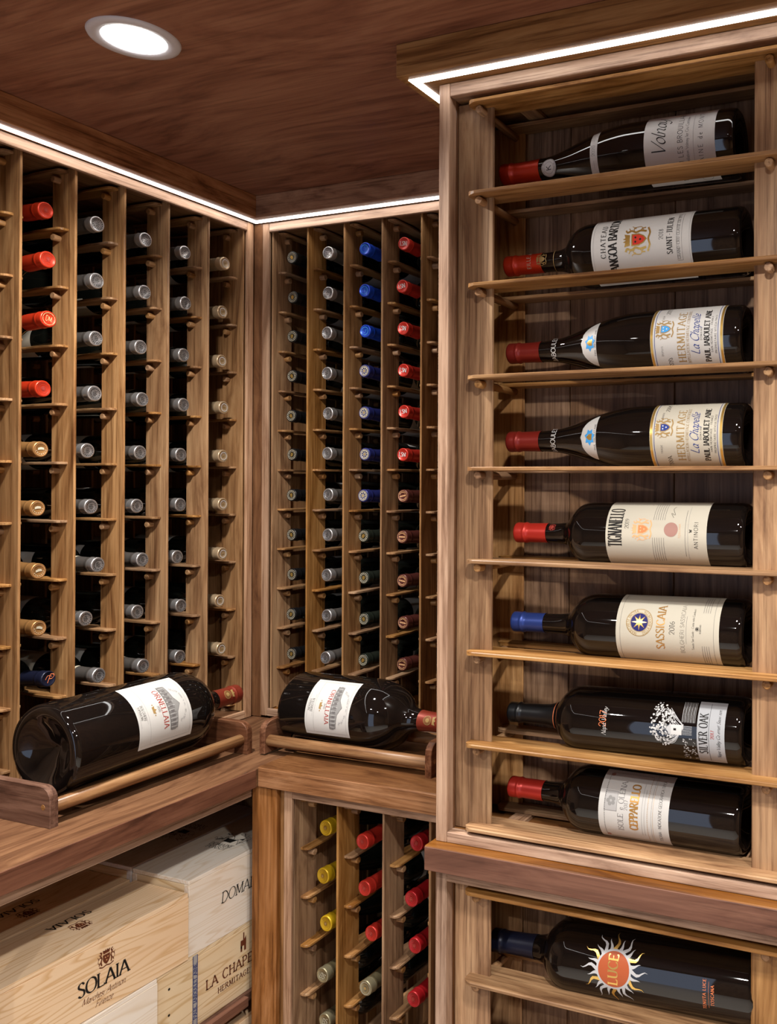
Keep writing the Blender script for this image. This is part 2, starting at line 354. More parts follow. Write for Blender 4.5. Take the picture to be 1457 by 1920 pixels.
def catmull(P, k=4):
    out = []
    n = len(P)
    for i in range(n - 1):
        p0 = P[max(i - 1, 0)]; p1 = P[i]; p2 = P[i + 1]; p3 = P[min(i + 2, n - 1)]
        if i == 0 and P[0] == P[-1]: p0 = P[-2]
        if i == n - 2 and P[0] == P[-1]: p3 = P[1]
        for j in range(k):
            t = j / k
            out.append(tuple(.5 * (2 * p1[a] + (p2[a] - p0[a]) * t + (2 * p0[a] - 5 * p1[a] + 4 * p2[a] - p3[a]) * t * t + (3 * p1[a] - p0[a] - 3 * p2[a] + p3[a]) * t ** 3) for a in (0, 1)))
    out.append(P[-1])
    return out
class Sheet:
    """flat printed matter: polygons with an ink each, later laid on a label, a cap or a board"""
    def __init__(s): s.P = []; s.inks = []
    def ink(s, k):
        if k not in s.inks: s.inks.append(k)
        return s.inks.index(k)
    def poly(s, pts, ink, lay=0): s.P.append((list(pts), s.ink(ink), lay))
    def stroke(s, pts, ink, thick, thin=None, nib=.25, lay=0, closed=False):
        thin = thick if thin is None else thin
        if len(pts) < 2: return
        L = []; R_ = []
        for i, p in enumerate(pts):
            a = pts[i - 1] if i else (pts[-2] if closed else p); b = pts[i + 1] if i < len(pts) - 1 else (pts[1] if closed else p)
            dx, dy = b[0] - a[0], b[1] - a[1]; d = math.hypot(dx, dy) or 1e-9
            wd = (thin + (thick - thin) * abs(math.sin(math.atan2(dy, dx) - nib))) / 2
            nx, ny = -dy / d * wd, dx / d * wd
            L.append((p[0] + nx, p[1] + ny)); R_.append((p[0] - nx, p[1] - ny))
        for i in range(len(pts) - 1): s.poly([R_[i], R_[i + 1], L[i + 1], L[i]], ink, lay)
    def text(s, t, x, y, h, ink, style='serif', align='c', track=.12, cond=1.0, slant=0, weight=1.0, lay=0, arc=None):
        T, th, nib, serif = dict(serif=(.15, .055, .2, True), sans=(.10, .10, 0, False), slab=(.19, .11, .1, True), thin=(.09, .045, .2, True), script=(.12, .035, .75, False))[style]
        if style == 'script' and not slant: slant = .38
        wds = [G.get(c, G[' '])[0] * cond * h for c in t]; tr = track * h
        tot = sum(wds) + tr * (len(t) - 1)
        if arc is None: px = x - (tot / 2 if align == 'c' else (tot if align == 'r' else 0))
        else: px = -tot / 2
        for c, wd in zip(t, wds):
            gl = G.get(c)
            if gl:
                st = gl[1]
                for kind, co in zip(st[::2], st[1::2]):
                    P = list(zip(co[::2], co[1::2]))
                    segs = [catmull(P, 3 if h < .006 else 5)] if kind == 's' else [P]
                    def tf(q):
                        u = px + (q[0] * cond + q[1] * slant) * h; v = q[1] * h
                        if arc is None: return (u, y + v)
                        r_, a0, sg = arc
                        a = a0 - sg * u / r_; rr = r_ + sg * v
                        return (x + rr * math.cos(a), y + rr * math.sin(a))
                    for sg_ in segs:
                        if kind == 'l':
                            a, b = sg_; n = max(1, int(math.hypot(b[0] - a[0], b[1] - a[1]) * h / .004))
                            sg_ = [(a[0] + (b[0] - a[0]) * i / n, a[1] + (b[1] - a[1]) * i / n) for i in range(n + 1)]
                        s.stroke([tf(q) for q in sg_], ink, T * h * weight, th * h * weight, nib, lay)
                    if serif and kind == 'l' and c.isupper() or serif and c in '14' and kind == 'l':
                        a, b = P
                        steep = abs(b[1] - a[1]) > abs(b[0] - a[0])
                        for q in (a, b):
                            if steep and (q[1] < .02 or q[1] > .98) and not (c in 'AMNVW' and ((c == 'A' and q[1] > .9) or (c in 'VW' and q[1] < .5) or (c == 'M' and (q[1] > .9 and a[1] == 1)) )):
                                z = .035 if q[1] < .5 else .965
                                s.stroke([tf((q[0] - .13 / cond ** .5, z)), tf((q[0] + .13 / cond ** .5, z))], ink, th * h * weight * 1.3, None, 0, lay)
                            elif not steep and c in 'EFLTZ' and q[0] > .2 or (not steep and c == 'T'):
                                dy = -.16 if q[1] > .5 else .16
                                if c in 'EF' and .4 < q[1] < .6: continue
                                s.stroke([tf((q[0], q[1])), tf((q[0], q[1] + dy))], ink, th * h * weight * 1.2, None, 0, lay)
            px += wd + tr
    def ring(s, x, y, r, wd, ink, n=28, lay=0, sy=1.0, a0=0, a1=2 * PI):
        for i in range(n):
            a, b = a0 + (a1 - a0) * i / n, a0 + (a1 - a0) * (i + 1) / n
            s.poly([(x + r * math.cos(a), y + r * sy * math.sin(a)), (x + r * math.cos(b), y + r * sy * math.sin(b)),
                    (x + (r - wd) * math.cos(b), y + (r - wd) * sy * math.sin(b)), (x + (r - wd) * math.cos(a), y + (r - wd) * sy * math.sin(a))][::-1], ink, lay)
    def disc(s, x, y, r, ink, n=24, lay=0, sy=1.0):
        s.poly([(x + r * math.cos(2 * PI * i / n), y + sy * r * math.sin(2 * PI * i / n)) for i in range(n)], ink, lay)
    def rect(s, x0, y0, x1, y1, ink, lay=0): s.poly([(x0, y0), (x1, y0), (x1, y1), (x0, y1)], ink, lay)
    def frame(s, x0, y0, x1, y1, wd, ink, lay=0):
        s.rect(x0, y0, x1, y0 + wd, ink, lay); s.rect(x0, y1 - wd, x1, y1, ink, lay); s.rect(x0, y0 + wd, x0 + wd, y1 - wd, ink, lay); s.rect(x1 - wd, y0 + wd, x1, y1 - wd, ink, lay)
    def mesh(s, name, fn, maxe=.004, lift=.00012):
        """fn(u, v, h) -> xyz"""
        V = []; Fc = []; M = []
        def tri(a, b, c, h, mi, d=0):
            e = [math.dist(a, b), math.dist(b, c), math.dist(c, a)]; k = e.index(max(e))
            if maxe and e[k] > maxe and d < 12:
                if k == 0: m = ((a[0] + b[0]) / 2, (a[1] + b[1]) / 2); tri(a, m, c, h, mi, d + 1); tri(m, b, c, h, mi, d + 1)
                elif k == 1: m = ((c[0] + b[0]) / 2, (c[1] + b[1]) / 2); tri(a, b, m, h, mi, d + 1); tri(a, m, c, h, mi, d + 1)
                else: m = ((c[0] + a[0]) / 2, (c[1] + a[1]) / 2); tri(a, b, m, h, mi, d + 1); tri(m, b, c, h, mi, d + 1)
                return
            i = len(V); V.extend([fn(*a, h), fn(*b, h), fn(*c, h)]); Fc.append((i, i + 1, i + 2)); M.append(mi)
        for pts, mi, lay in s.P:
            h = lift * (1 + lay)
            ar = sum(pts[i][0] * pts[(i + 1) % len(pts)][1] - pts[(i + 1) % len(pts)][0] * pts[i][1] for i in range(len(pts)))
            if ar < 0: pts = pts[::-1]
            if len(pts) == 4:
                tri(pts[0], pts[1], pts[2], h, mi); tri(pts[0], pts[2], pts[3], h, mi)
            else:
                cx = sum(p[0] for p in pts) / len(pts); cy = sum(p[1] for p in pts) / len(pts)
                for i in range(len(pts)): tri((cx, cy), pts[i], pts[(i + 1) % len(pts)], h, mi)
        return new_mesh(name, V, Fc, [C[k] for k in s.inks], M)
def crest(s, x, y, h, a, b, c2=None, lay=0):
    """a coat of arms of height h: shield in ink b edged in a, crown above, a beast either side, scroll below"""
    q = lambda P: [(x + u * h, y + v * h) for u, v in P]
    s.poly(q([(-.2, .2), (-.2, -.05), (-.12, -.22), (0, -.32), (.12, -.22), (.2, -.05), (.2, .2)]), a, lay)
    s.poly(q([(-.16, .16), (-.16, -.04), (-.1, -.18), (0, -.27), (.1, -.18), (.16, -.04), (.16, .16)]), b, lay + 1)
    for u, v in ((-.07, .06), (.07, .06), (0, -.1)): s.disc(x + u * h, y + v * h, .035 * h, c2 or a, 8, lay + 2)
    s.poly(q([(-.17, .25), (.17, .25), (.21, .44), (.1, .34), (.05, .48), (0, .36), (-.05, .48), (-.1, .34), (-.21, .44)]), a, lay)
    for sg in (-1, 1):
        for P, wd in (([(.26, -.3), (.3, -.1), (.25, .06), (.32, .2), (.27, .34), (.36, .4)], .075), ([(.28, .1), (.38, .14), (.42, .06)], .04), ([(.3, .22), (.42, .3)], .035),
                      ([(.27, -.12), (.38, -.14), (.4, -.26)], .045), ([(.3, -.2), (.46, -.1), (.44, .12), (.5, .2)], .028)):
            s.stroke([(x + sg * u * h, y + v * h) for u, v in catmull(P, 3)], a, wd * h, wd * h * .6, .4, lay)
    s.stroke(q(catmull([(-.4, -.34), (-.2, -.42), (0, -.37), (.2, -.42), (.4, -.34)], 3)), a, .06 * h, None, 0, lay)

# ------------------------------------------------------------------ room shell
box('ceiling', (-.45, -3.2, 2.134), (2.75, .45, 2.16), W('ceil', 'x'), kind='structure')
box('floor', (-.45, -3.2, -.05), (2.75, .45, 0), plain('floor_pale_stone', (.58, .53, .47), .45, bump=30), kind='structure')  # unseen floor, its pale colour chosen to bounce light up to the ceiling
box('wall_left', (-.45, -3.2, 0), (-.37, .45, 2.134), W('panel', 'z'), kind='structure')
box('wall_back', (-.37, .37, 0), (2.7, .45, 2.134), W('panel', 'z'), kind='structure')
box('wall_right', (2.68, -3.2, 0), (2.75, .37, 2.134), W('panel', 'z'), kind='structure')
# the wall behind the camera has a doorway open to the sky, with the added fill light in it
def wall_front():
    V = []; Fc = []
    for a, b in (((-.37, -3.2, 0), (.35, -3.12, 2.134)), ((1.15, -3.2, 0), (2.68, -3.12, 2.134)), ((.35, -3.2, 2.0), (1.15, -3.12, 2.134))):
        v, f_ = cbox_geo(a, b); k = len(V); V += v; Fc += [tuple(i + k for i in q) for q in f_]
    put('wall_front', new_mesh('wall_front', V, Fc, W('panel', 'z')), kind='structure')
wall_front()

# cornices under the ceiling with a light channel in their soffits
SZ = 2.083
box('trim_1', (0, -3.1, SZ), (.044, -.044, 2.134), W('cornice', 'y'), kind='structure')
box('trim_2', (0, -.0441, SZ), (.7738, 0, 2.134), W('cornice', 'x'), kind='structure')
box('trim_3', (.7738, -.515, SZ), (1.47, 0, 2.134), W('rack', 'x'), kind='structure')
def led(label, segs):
    V = []; Fc = []
    for a, b in segs:
        v, f_ = cbox_geo((a[0], a[1], SZ - .0012), (b[0], b[1], SZ + .004), .0003); k = len(V); V += v; Fc += [tuple(i + k for i in q) for q in f_]
    o = put('led_strip', new_mesh('led_strip', V, Fc, LEDM)); o['label'] = label; o['category'] = 'light strip'; o['group'] = 'light strips under the cornices'
led('white light strip along the cornice above the left and back racks', [((.009, -3.1), (.024, -.009)), ((.024, -.024), (.8, -.009))])
led('white light strip under the cornice of the tall display rack', [((.787, -.5015), (1.47, -.4875)), ((.787, -.4875), (.801, -.03))])

# corner filler between the two racks
box('trim_4', (-.03, -.001, .9025), (.0225, .012, SZ), W('counter', 'z'), kind='structure')

# recessed ceiling lights
ring_me = lathe([(.0445, -.002), (.046, -.0035), (.056, -.0045), (.0625, -.003), (.064, 0), (.064, .002), (.0445, .002), (.0445, -.002)], 48, True, WHITEM, 'light_trim')
dif_me = lathe([(0, -.0015), (.0445, -.0015), (.0445, .003)], 48, False, DISC, 'diffuser')
for i, (x, y) in enumerate([(.413, -.670), (.5, -1.9), (1.42, -1.18), (1.35, -2.3), (2.1, -1.3)]):
    t = thing('ceiling_light', ['round recessed ceiling light with white rim above the counter corner', 'round recessed ceiling light further along the left racks', 'round recessed ceiling light in front of the display rack', 'round recessed ceiling light at the doorway end of the cellar', 'round recessed ceiling light near the right wall'][i],
              'ceiling light', (x, y, 2.134), group='recessed ceiling lights')
    put('light_trim', ring_me, t); put('diffuser', dif_me, t)
    area('ceiling_light_beam', (x, y, 2.126), (0, 0, 0), .08, .08, DOWN_POWER, (1, .96, .9), 'DISK', math.radians(150))

# ------------------------------------------------------------------ bottle racks of uprights, rails and dowels
DOWEL = {}
def dowel(r, h, axis):
    k = (r, h, axis)
    if k not in DOWEL: DOWEL[k] = cyl_mesh('dowel', r, h, W('rack', axis), 16, axis, .001)
    return DOWEL[k]
def rail_mesh(v0, v1, hw0, hw1, t=.005):
    """rail seen from above: runs into the rack (y), rounded tip at v0, half widths hw0 (left) and hw1 (right)"""
    r = .011; P = []
    def corner(sg, hw):
        return [(sg * (hw - r + r * math.sin(a)), v0 + r - r * math.cos(a)) for a in (0, PI / 8, PI / 4, 3 * PI / 8, PI / 2)]
    P += [(-x, y) for x, y in corner(1, hw0)][::-1] if hw0 > r else [(-hw0, v0)]
    L = [(-hw0, v0 + .07), (-hw0 * .78, v0 + .10), (-hw0 * .78, v0 + .17), (-hw0, v0 + .20)] if hw0 > r else []
    right = corner(1, hw1) if hw1 > r else [(hw1, v0)]
    Rr = [(hw1, v0 + .07), (hw1 * .78, v0 + .10), (hw1 * .78, v0 + .17), (hw1, v0 + .20)] if hw1 > r else []
    left = [(-x, y) for x, y in corner(1, hw0)] if hw0 > r else [(-hw0, v0)]
    pts = left[::-1] + right + Rr + [(hw1, v1), (-hw0, v1)] + L[::-1]
    n = len(pts); c = .0008
    V = []
    for k, (z, s_) in enumerate(((-t / 2, c), (-t / 2 + c, 0), (t / 2 - c, 0), (t / 2, c))):
        for x, y in pts: V.append((x - math.copysign(min(s_, abs(x)), x) if abs(x) > .004 else x, y + (s_ if y < v0 + .012 else 0), z))
    Fc = []
    # quad strips across the plate
    m = len(left) + len(right)
    for lay, flip in ((0, True), (3, False)):
        o = lay * n
        lo = list(range(len(left)))[::-1]  # indices of left corner from outer... resolved by ngon
        Fc.append(tuple(o + i for i in (reversed(range(n)) if flip else range(n))))
    for k in range(3):
        for i in range(n):
            j = (i + 1) % n; Fc.append((k * n + i, k * n + j, (k + 1) * n + j, (k + 1) * n + i))
    return new_mesh('rail', V, Fc, W('rack', 'y'))
def column_rack(label, loc, rotz, ub, rows, u0, u1, z0, z1, depth=.33, vb=.0, stile=.019, top=.021, bot=.018, rail_k='frame'):
    """ub: left edges of the thin upright boards; u0,u1: outer faces; local x = right, y = into the wall"""
    t = thing('wine_rack', label, 'wine rack', loc, rotz)
    bz = loc[2]
    T = .005
    um, fm, xm, pm = W('rack', 'z'), W('frame', 'z'), W('frame', 'x'), W('panel', 'z')
    # face frame
    box('stile', (u0, 0, z0 - bz), (u0 + stile, .0075, z1 - bz), fm, t)
    box('stile', (u1 - stile, 0, z0 - bz), (u1, .0075, z1 - bz), fm, t)
    box('top_frame_rail', (u0 + stile, .0005, z1 - top - bz), (u1 - stile, .0075, z1 - bz), xm, t)
    if bot: box('bottom_frame_rail', (u0 + stile, .0005, z0 - bz), (u1 - stile, .0075, z0 + bot - bz), xm, t)
    box('side_panel', (u0 - .001, .008, z0 - bz), (u0 + stile - .006, depth, z1 - bz), W('panel', 'z'), t)
    box('side_panel', (u1 - stile + .006, .008, z0 - bz), (u1 + .001, depth, z1 - bz), W('panel', 'z'), t)
    box('top_panel', (u0, .008, z1 - .012 - bz), (u1, depth, z1 - bz), W('panel', 'x'), t)
    box('bottom_panel', (u0, .008, z0 - bz), (u1, depth, z0 + max(bot - .003, .01) - bz), W('counter', 'x'), t)
    n = max(1, round((u1 - u0) / .21))
    for i in range(n):
        a = u0 + (u1 - u0) * i / n; b = u0 + (u1 - u0) * (i + 1) / n
        box('back_panel', (a + .0006, depth, z0 - bz), (b - .0006, depth + .006, z1 - bz), pm, t)
    full = rail_mesh(.0277, .305, .0205, .0205); lh = rail_mesh(.0277, .305, .002, .0205); rh = rail_mesh(.0277, .305, .0205, .002)
    d_full = dowel(.00635, .033, 'x'); d_half = dowel(.00635, .017, 'x')
    for k, u in enumerate(ub):
        first, last = k == 0, k == len(ub) - 1
        box('upright', (u, .010, z0 + bot * .9 - bz), (u + T, .0735, z1 - .014 - bz), um, t)
        box('upright', (u, .238, z0 + bot * .9 - bz), (u + T, .3015, z1 - .014 - bz), um, t)
        for z in rows:
            c = u + T / 2
            put('rail', lh if first else (rh if last else full), t, (c, 0, z - bz))
            for v in (.054, .262):
                if first: put('dowel', d_half, t, (u + .001, v, z - .0145 - bz))
                elif last: put('dowel', d_half, t, (u + T - .018, v, z - .0145 - bz))
                elif v < .1 or k % 2: put('dowel', d_full, t, (c - .0165, v, z - .0145 - bz))
    return t
lz = [2.0617 - .1127 * i for i in range(11)]
bzr = [2.0645 - .0953 * i for i in range(13)]
ub_l = [-.6600 + .1055 * k for k in range(7)]
ub_l = [-.660, -.5545, -.449, -.3435, -.238, -.1315, -.0285]
column_rack('tall walnut wine rack on the left wall above the counter', (0, 0, .9025), PI / 2, ub_l, lz[:11], -.687, -.006, .9025, SZ - .0005)
column_rack('tall walnut wine rack on the back wall above the counter', (0, 0, .906), 0, [.0395 + .0055 + .1053 * k - .0055 for k in range(8)], bzr, .0215, .8015, .906, SZ - .0005)
zb = [.8363 - .0959 * i for i in range(8)]
column_rack('low walnut wine rack under the back counter', (0, -.284, 0), 0, [.366, .4709, .5762, .6785, .7835], zb, .3535, .8075, .02, .8655, depth=.27, top=.0175, stile=.0185)

# ------------------------------------------------------------------ display rack with bottles lying sideways
def display_rail(L, wd, t=.006):
    r = .016; P = []
    for cx, sg in ((L - r, 1), (r, -1)):
        pass
    pts = [(wd * 0 + 0, 0)]
    pts = []
    for a in range(5): an = PI / 2 * a / 4; pts.append((r - r * math.cos(an), r - r * math.sin(an)))
    for a in range(5): an = PI / 2 * a / 4; pts.append((L - r + r * math.sin(an), r - r * math.cos(an)))
    pts += [(L, wd), (0, wd)]
    n = len(pts); c = .0012; V = []
    for z, s_ in ((-t, c), (-t + c, 0), (-c, 0), (0, c)):
        for x, y in pts: V.append((min(max(x, s_), L - s_), min(max(y, s_), wd), z))
    Fc = [tuple(range(n))[::-1], tuple(range(3 * n, 4 * n))]
    for k in range(3):
        for i in range(n):
            j = (i + 1) % n; Fc.append((k * n + i, k * n + j, (k + 1) * n + j, (k + 1) * n + i))
    return new_mesh('rail', V, Fc, W('rack', 'x'))
DR = display_rail(.507, .056); DR2 = display_rail(.507, .034)
def display_rack(label, z0, z1, rows, top, bot):
    X0, X1, Y = .8225, 1.4185, -.471
    t = thing('wine_rack', label, 'wine rack', (X0, Y, z0)); b = (X0, Y, z0)
    fm = W('frame', 'z'); um = W('rack', 'z')
    box('stile', (X0, Y, z0), (X0 + .0193, Y + .0195, z1), fm, t, b); box('stile', (X1 - .0193, Y, z0), (X1, Y + .0195, z1), fm, t, b)
    box('top_frame_rail', (X0 + .0193, Y + .0005, z1 - top), (X1 - .0193, Y + .0195, z1), W('frame', 'x'), t, b)
    box('bottom_frame_rail', (X0 + .0193, Y + .0005, z0), (X1 - .0193, Y + .0195, z0 + bot), W('frame', 'x'), t, b)
    box('side_panel', (X0 + .001, Y + .0195, z0), (X0 + .0193, -.02, z1), W('counter', 'z'), t, b)
    box('side_panel', (X1 - .0193, Y + .0195, z0), (X1 - .001, -.02, z1), W('counter', 'z'), t, b)
    box('top_panel', (X0 + .0193, Y + .0195, z1 - top), (X1 - .0193, -.325, z1 - .001), W('panel', 'x'), t, b)
    box('bottom_panel', (X0 + .0193, Y + .0195, z0 + .001), (X1 - .0193, -.325, z0 + bot - .0005), W('counter', 'x'), t, b)
    xs = [X0 + .0193, .985, 1.165, 1.30, X1 - .0193]
    for i in range(4): box('back_panel', (xs[i] + .0005, -.333, z0), (xs[i + 1] - .0005, -.325, z1), W('panel', 'z'), t, b)
    for x in (.8421, 1.3151):
        box('upright', (x, -.4467, z0 + bot), (x + .064, -.4417, z1 - top - .004), um, t, b, c=.002)
        box('upright', (x, -.3430, z0 + bot), (x + .064, -.3380, z1 - top - .004), um, t, b, c=.002)
    for i, z in enumerate(rows):
        put('rail', DR, t, (.8695 - b[0], -.4717 - b[1], z - b[2]))
        put('rail', DR2, t, (.8695 - b[0], -.3725 - b[1], z - .002 - b[2]))
        if i < len(rows) - 1 or bot < .01:
            for x in (.8885, 1.3385): put('dowel', dowel(.0064, .125, 'y'), t, (x - b[0], -.4625 - b[1], z - .0128 - b[2]))
    if len(rows) > 5:
        box('cleat', (.925, -.41, z1 - top - .008), (.952, -.335, z1 - top), W('rack', 'y'), t, b)
        for x in (.91, 1.27): box('cleat', (x, -.425, rows[-1] - .014), (x + .03, -.345, rows[-1] - .006), W('frame', 'y'), t, b)
    return t
rz = [2.0515, 1.9115, 1.7700, 1.6284, 1.4875, 1.3450, 1.2040, 1.0626, .9345]
display_rack('tall walnut display rack at right with bottles lying sideways', .906, SZ - .0005, rz, .021, .0165)
display_rack('low walnut display rack at right under its counter ledge', .02, .867, [.8365, .699, .561, .423, .285, .147], .0215, .0165)

# ------------------------------------------------------------------ counters and base cabinets
def solo(name, label, cat, a, b, mat, c=.0015, group=None):
    o = box(name, a, b, mat, None, (0, 0, 0), c); o['label'] = label; o['category'] = cat
    if group: o['group'] = group
    return o
def countertop(label, a, b_, edge, axis, slab_mat):
    base = ((a[0] + b_[0]) / 2, (a[1] + b_[1]) / 2, a[2])
    t = thing('countertop', label, 'countertop', base)
    if axis == 'y':
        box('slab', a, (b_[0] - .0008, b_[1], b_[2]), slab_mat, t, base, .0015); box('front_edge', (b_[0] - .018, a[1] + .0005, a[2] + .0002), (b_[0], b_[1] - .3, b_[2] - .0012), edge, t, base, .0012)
    else:
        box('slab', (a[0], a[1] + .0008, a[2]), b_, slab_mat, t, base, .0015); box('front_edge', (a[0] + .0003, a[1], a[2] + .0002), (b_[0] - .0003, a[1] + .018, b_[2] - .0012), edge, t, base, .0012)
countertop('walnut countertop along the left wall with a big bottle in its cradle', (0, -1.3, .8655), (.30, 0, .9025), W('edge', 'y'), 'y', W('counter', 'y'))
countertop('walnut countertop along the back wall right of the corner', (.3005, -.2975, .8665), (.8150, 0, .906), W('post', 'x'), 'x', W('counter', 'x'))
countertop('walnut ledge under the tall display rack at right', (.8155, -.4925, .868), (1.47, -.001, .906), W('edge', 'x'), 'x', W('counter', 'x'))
t = thing('crate_cabinet', 'open walnut base cabinet at left holding wooden wine crates', 'cabinet', (.14, -.53, 0)); b = (.14, -.53, 0)
box('apron', (.262, -1.3, .8425), (.28, -.2905, .8655), W('frame', 'y'), t, b)
box('post', (.262, -.802, 0), (.2805, -.7735, .8425), W('rack', 'z'), t, b)
box('back_panel', (-.30, -1.3, 0), (-.29, -.02, .865), W('panel', 'z'), t, b)
box('side_panel', (-.29, -1.3, 0), (.262, -1.282, .865), W('panel', 'z'), t, b)
box('shelf', (-.29, -1.28, .4275), (.262, -.0925, .4465), W('block', 'y'), t, b)
box('shelf', (-.29, -1.28, .10), (.262, -.0925, .119), W('block', 'y'), t, b)
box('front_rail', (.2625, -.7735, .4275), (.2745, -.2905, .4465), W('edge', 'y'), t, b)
t = thing('corner_post', 'wide walnut post under the counter corner beside the crates', 'post', (.312, -.28, 0)); b = (.312, -.28, 0)
box('front_board', (.2815, -.292, 0), (.3425, -.274, .8655), W('post', 'z'), t, b)
box('filler_strip', (.3435, -.282, 0), (.3525, -.272, .8655), W('panel', 'z'), t, b)
box('return_panel', (.2635, -.2735, 0), (.2815, -.02, .8655), W('panel', 'z'), t, b)

# ------------------------------------------------------------------ crates
PINE = {'warm': ((.84, .63, .42), (.66, .42, .21)), 'pale': ((.84, .77, .68), (.74, .63, .50)), 'grey': ((.74, .72, .73), (.62, .58, .57)), 'yellow': ((.78, .63, .42), (.58, .40, .20))}
def crate(label, x0, x1, y0, y1, z0, z1, tone, rot=0, lidtone=None):
    cx, cy = (x0 + x1) / 2, (y0 + y1) / 2
    t = thing('wine_crate', label, 'crate', (cx, cy, z0), math.radians(rot), group='wooden wine crates in the base cabinet'); b = (cx, cy, z0)
    c_, l_ = PINE[tone]; P = lambda ax: pine('pine_' + tone, ax, c_, l_)
    th = .012
    box('front_board', (x1 - th, y0, z0), (x1, y1, z1 - .008), P('y'), t, b, .0006)
    box('back_board', (x0, y0, z0), (x0 + th, y1, z1 - .008), P('y'), t, b, .0006)
    e = pine('pine_yellow', 'x', *PINE['yellow'])
    box('end_board', (x0 + th, y0 + .0005, z0), (x1 - th, y0 + .016, z1 - .0085), e, t, b, .0006)
    box('end_board', (x0 + th, y1 - .016, z0), (x1 - th, y1 - .0005, z1 - .0085), e, t, b, .0006)
    box('base_board', (x0 + th, y0 + .016, z0), (x1 - th, y1 - .016, z0 + .008), P('y'), t, b, .0006)
    lt = lidtone or tone
    box('lid', (x0 + .0008, y0 + .0006, z1 - .0078), (x1 - .0008, y1 - .0006, z1), pine('pine_' + lt, 'y', *PINE[lt]), t, b, .0008)
    return t
def printed(parent, s, kind, plane, off=(0, 0)):
    """plane 'front': u runs along +y, v up, at local x = off; 'top': print on the lid"""
    if kind == 'front': me = s.mesh('print', lambda u, v, h: (plane + h, u + off[0], v + off[1]), None, .0003)
    elif kind == 'top': me = s.mesh('print', lambda u, v, h: (off[0] + v, off[1] + u * -1 * -1, plane + h), None, .0003)
    elif kind == 'topflip':   # read from the far side: letters turned half round
        me = s.mesh('print', lambda u, v, h: (off[0] + v, off[1] - u, plane + h), None, .0003)
        me.flip_normals()
    return put('print', me, parent)
c1 = crate('long warm pine crate with dark crest and lettering on its front, lower left', .115, .255, -.762, -.4195, .5830, .7050, 'warm', -1.2)
s = Sheet()
crest(s, .004, .043, .032, 'brown', 'brown', 'peach'); s.text('SOLAIA', 0, 0, .0235, 'black', 'serif', track=.05)
s.text('Marchesi Antinori', 0, -.016, .0105, 'brown', 'script', track=0); s.text('Firenze', .0, -.030, .0105, 'brown', 'script', track=0)
printed(c1, s, 'front', .0701, (.004, .042))
def top_mark(par, x, y, z, nm='SOLAIA'):
    s = Sheet(); crest(s, -.0, .0, .034, 'brown', 'brown', 'peach'); s.text(nm, -.004, -.041, .017, 'black', 'serif')
    # the lid faces up and its marks are read from the wall side
    me = s.mesh('print', lambda u, v, h: (x + v, y - u, z + h), None, .0003)
    put('print', me, par)
top_mark(c1, -.002, .014, .1221)
c2 = crate('long pine crate behind the crested front crate, half under the counter shade', -.031, .1095, -.7625, -.4195, .5830, .7045, 'warm', 0)
top_mark(c2, .018, .011, .1216)
c3 = crate('pale whitish crate with thin slanted lettering beside the corner post', .1105, .255, -.4175, -.090, .5835, .7245, 'pale', 0)
s = Sheet(); s.text('DOMAINE', 0, 0, .021, 'black', 'thin', 'l', slant=.12, track=.05); printed(c3, s, 'front', .0728, (-.088, .066))
def ponsot(par, x, y, z, flip=False):
    s = Sheet(); s.text('DOMAINE', 0, .013, .0105, 'black', 'thin', weight=1.3); s.text('PONSOT', 0, 0, .0105, 'black', 'thin', weight=1.3)
    s.poly([(-.012, .034), (.008, .032), (.012, .048), (-.014, .048)], 'black'); s.poly([(.012, .052), (.022, .060), (.024, .050)], 'black')
    for k in range(26):
        a, b_ = random.uniform(-.032, .034), random.uniform(.034, .078)
        s.stroke(catmull([(a + random.uniform(-.01, .01), b_ + random.uniform(-.008, .008)) for _ in range(4)], 3), 'black', .0009, .0004)
    me = s.mesh('print', (lambda u, v, h: (x - u, y - v, z + h)) if flip else (lambda u, v, h: (x + u, y + v, z + h)), None, .0003)
    put('print', me, par)
ponsot(c3, .0, -.036, .1411)
c4 = crate('grey crate behind the pale whitish crate, deep in the counter shade', -.036, .1085, -.418, -.090, .5835, .7265, 'grey', 0)
ponsot(c4, .022, .042, .1431, True)
c5 = crate('yellow pine crate with blue and white tape and a brown tower print', .1105, .255, -.485, -.090, .4465, .5825, 'yellow', 0)
s = Sheet(); s.text('LA CHAPELLE', 0, 0, .0185, 'brown', 'slab', 'l', weight=.75, track=.16); s.text('HERMITAGE', .028, -.021, .0105, 'brown', 'slab', 'l', weight=.8, track=.2)
s.poly([(.084, .034), (.084, .052), (.088, .052), (.088, .038), (.096, .038), (.096, .056), (.099, .056), (.099, .034)][:4], 'brown')
s.poly([(.084, .030), (.088, .030), (.088, .052), (.084, .052)], 'brown'); s.poly([(.093, .030), (.098, .030), (.098, .058), (.093, .052)], 'brown'); s.rect(.084, .041, .098, .052, 'brown', 1); s.rect(.0905, .052, .0935, .066, 'brown')
s.disc(-.083, .047, .0024, 'black', 10); s.disc(-.083, .0, .0024, 'black', 10)
printed(c5, s, 'front', .0728, (-.090, .055))
s = Sheet(); s.rect(0, 0, .011, .134, 'fgrey'); s.rect(0, 0, .0012, .134, 'blue', 1); s.rect(.0098, 0, .011, .134, 'blue', 1)
me = s.mesh('tape', lambda u, v, h: (.0728 + h, u - .1215, v + .0005), None, .0004); put('tape', me, c5)
s = Sheet(); s.text('PAUL JABOULET AINE', .068, 0, .0072, 'blue', 'slab', track=.14, cond=1.1, weight=.9)
me = s.mesh('print', lambda u, v, h: (.0735 + h, -v - .1125, u), None, .0003); put('print', me, c5)
c6 = crate('pale crate under the crested warm pine crate, at the bottom left edge', .1105, .258, -.770, -.4865, .4465, .5820, 'pale', 0)
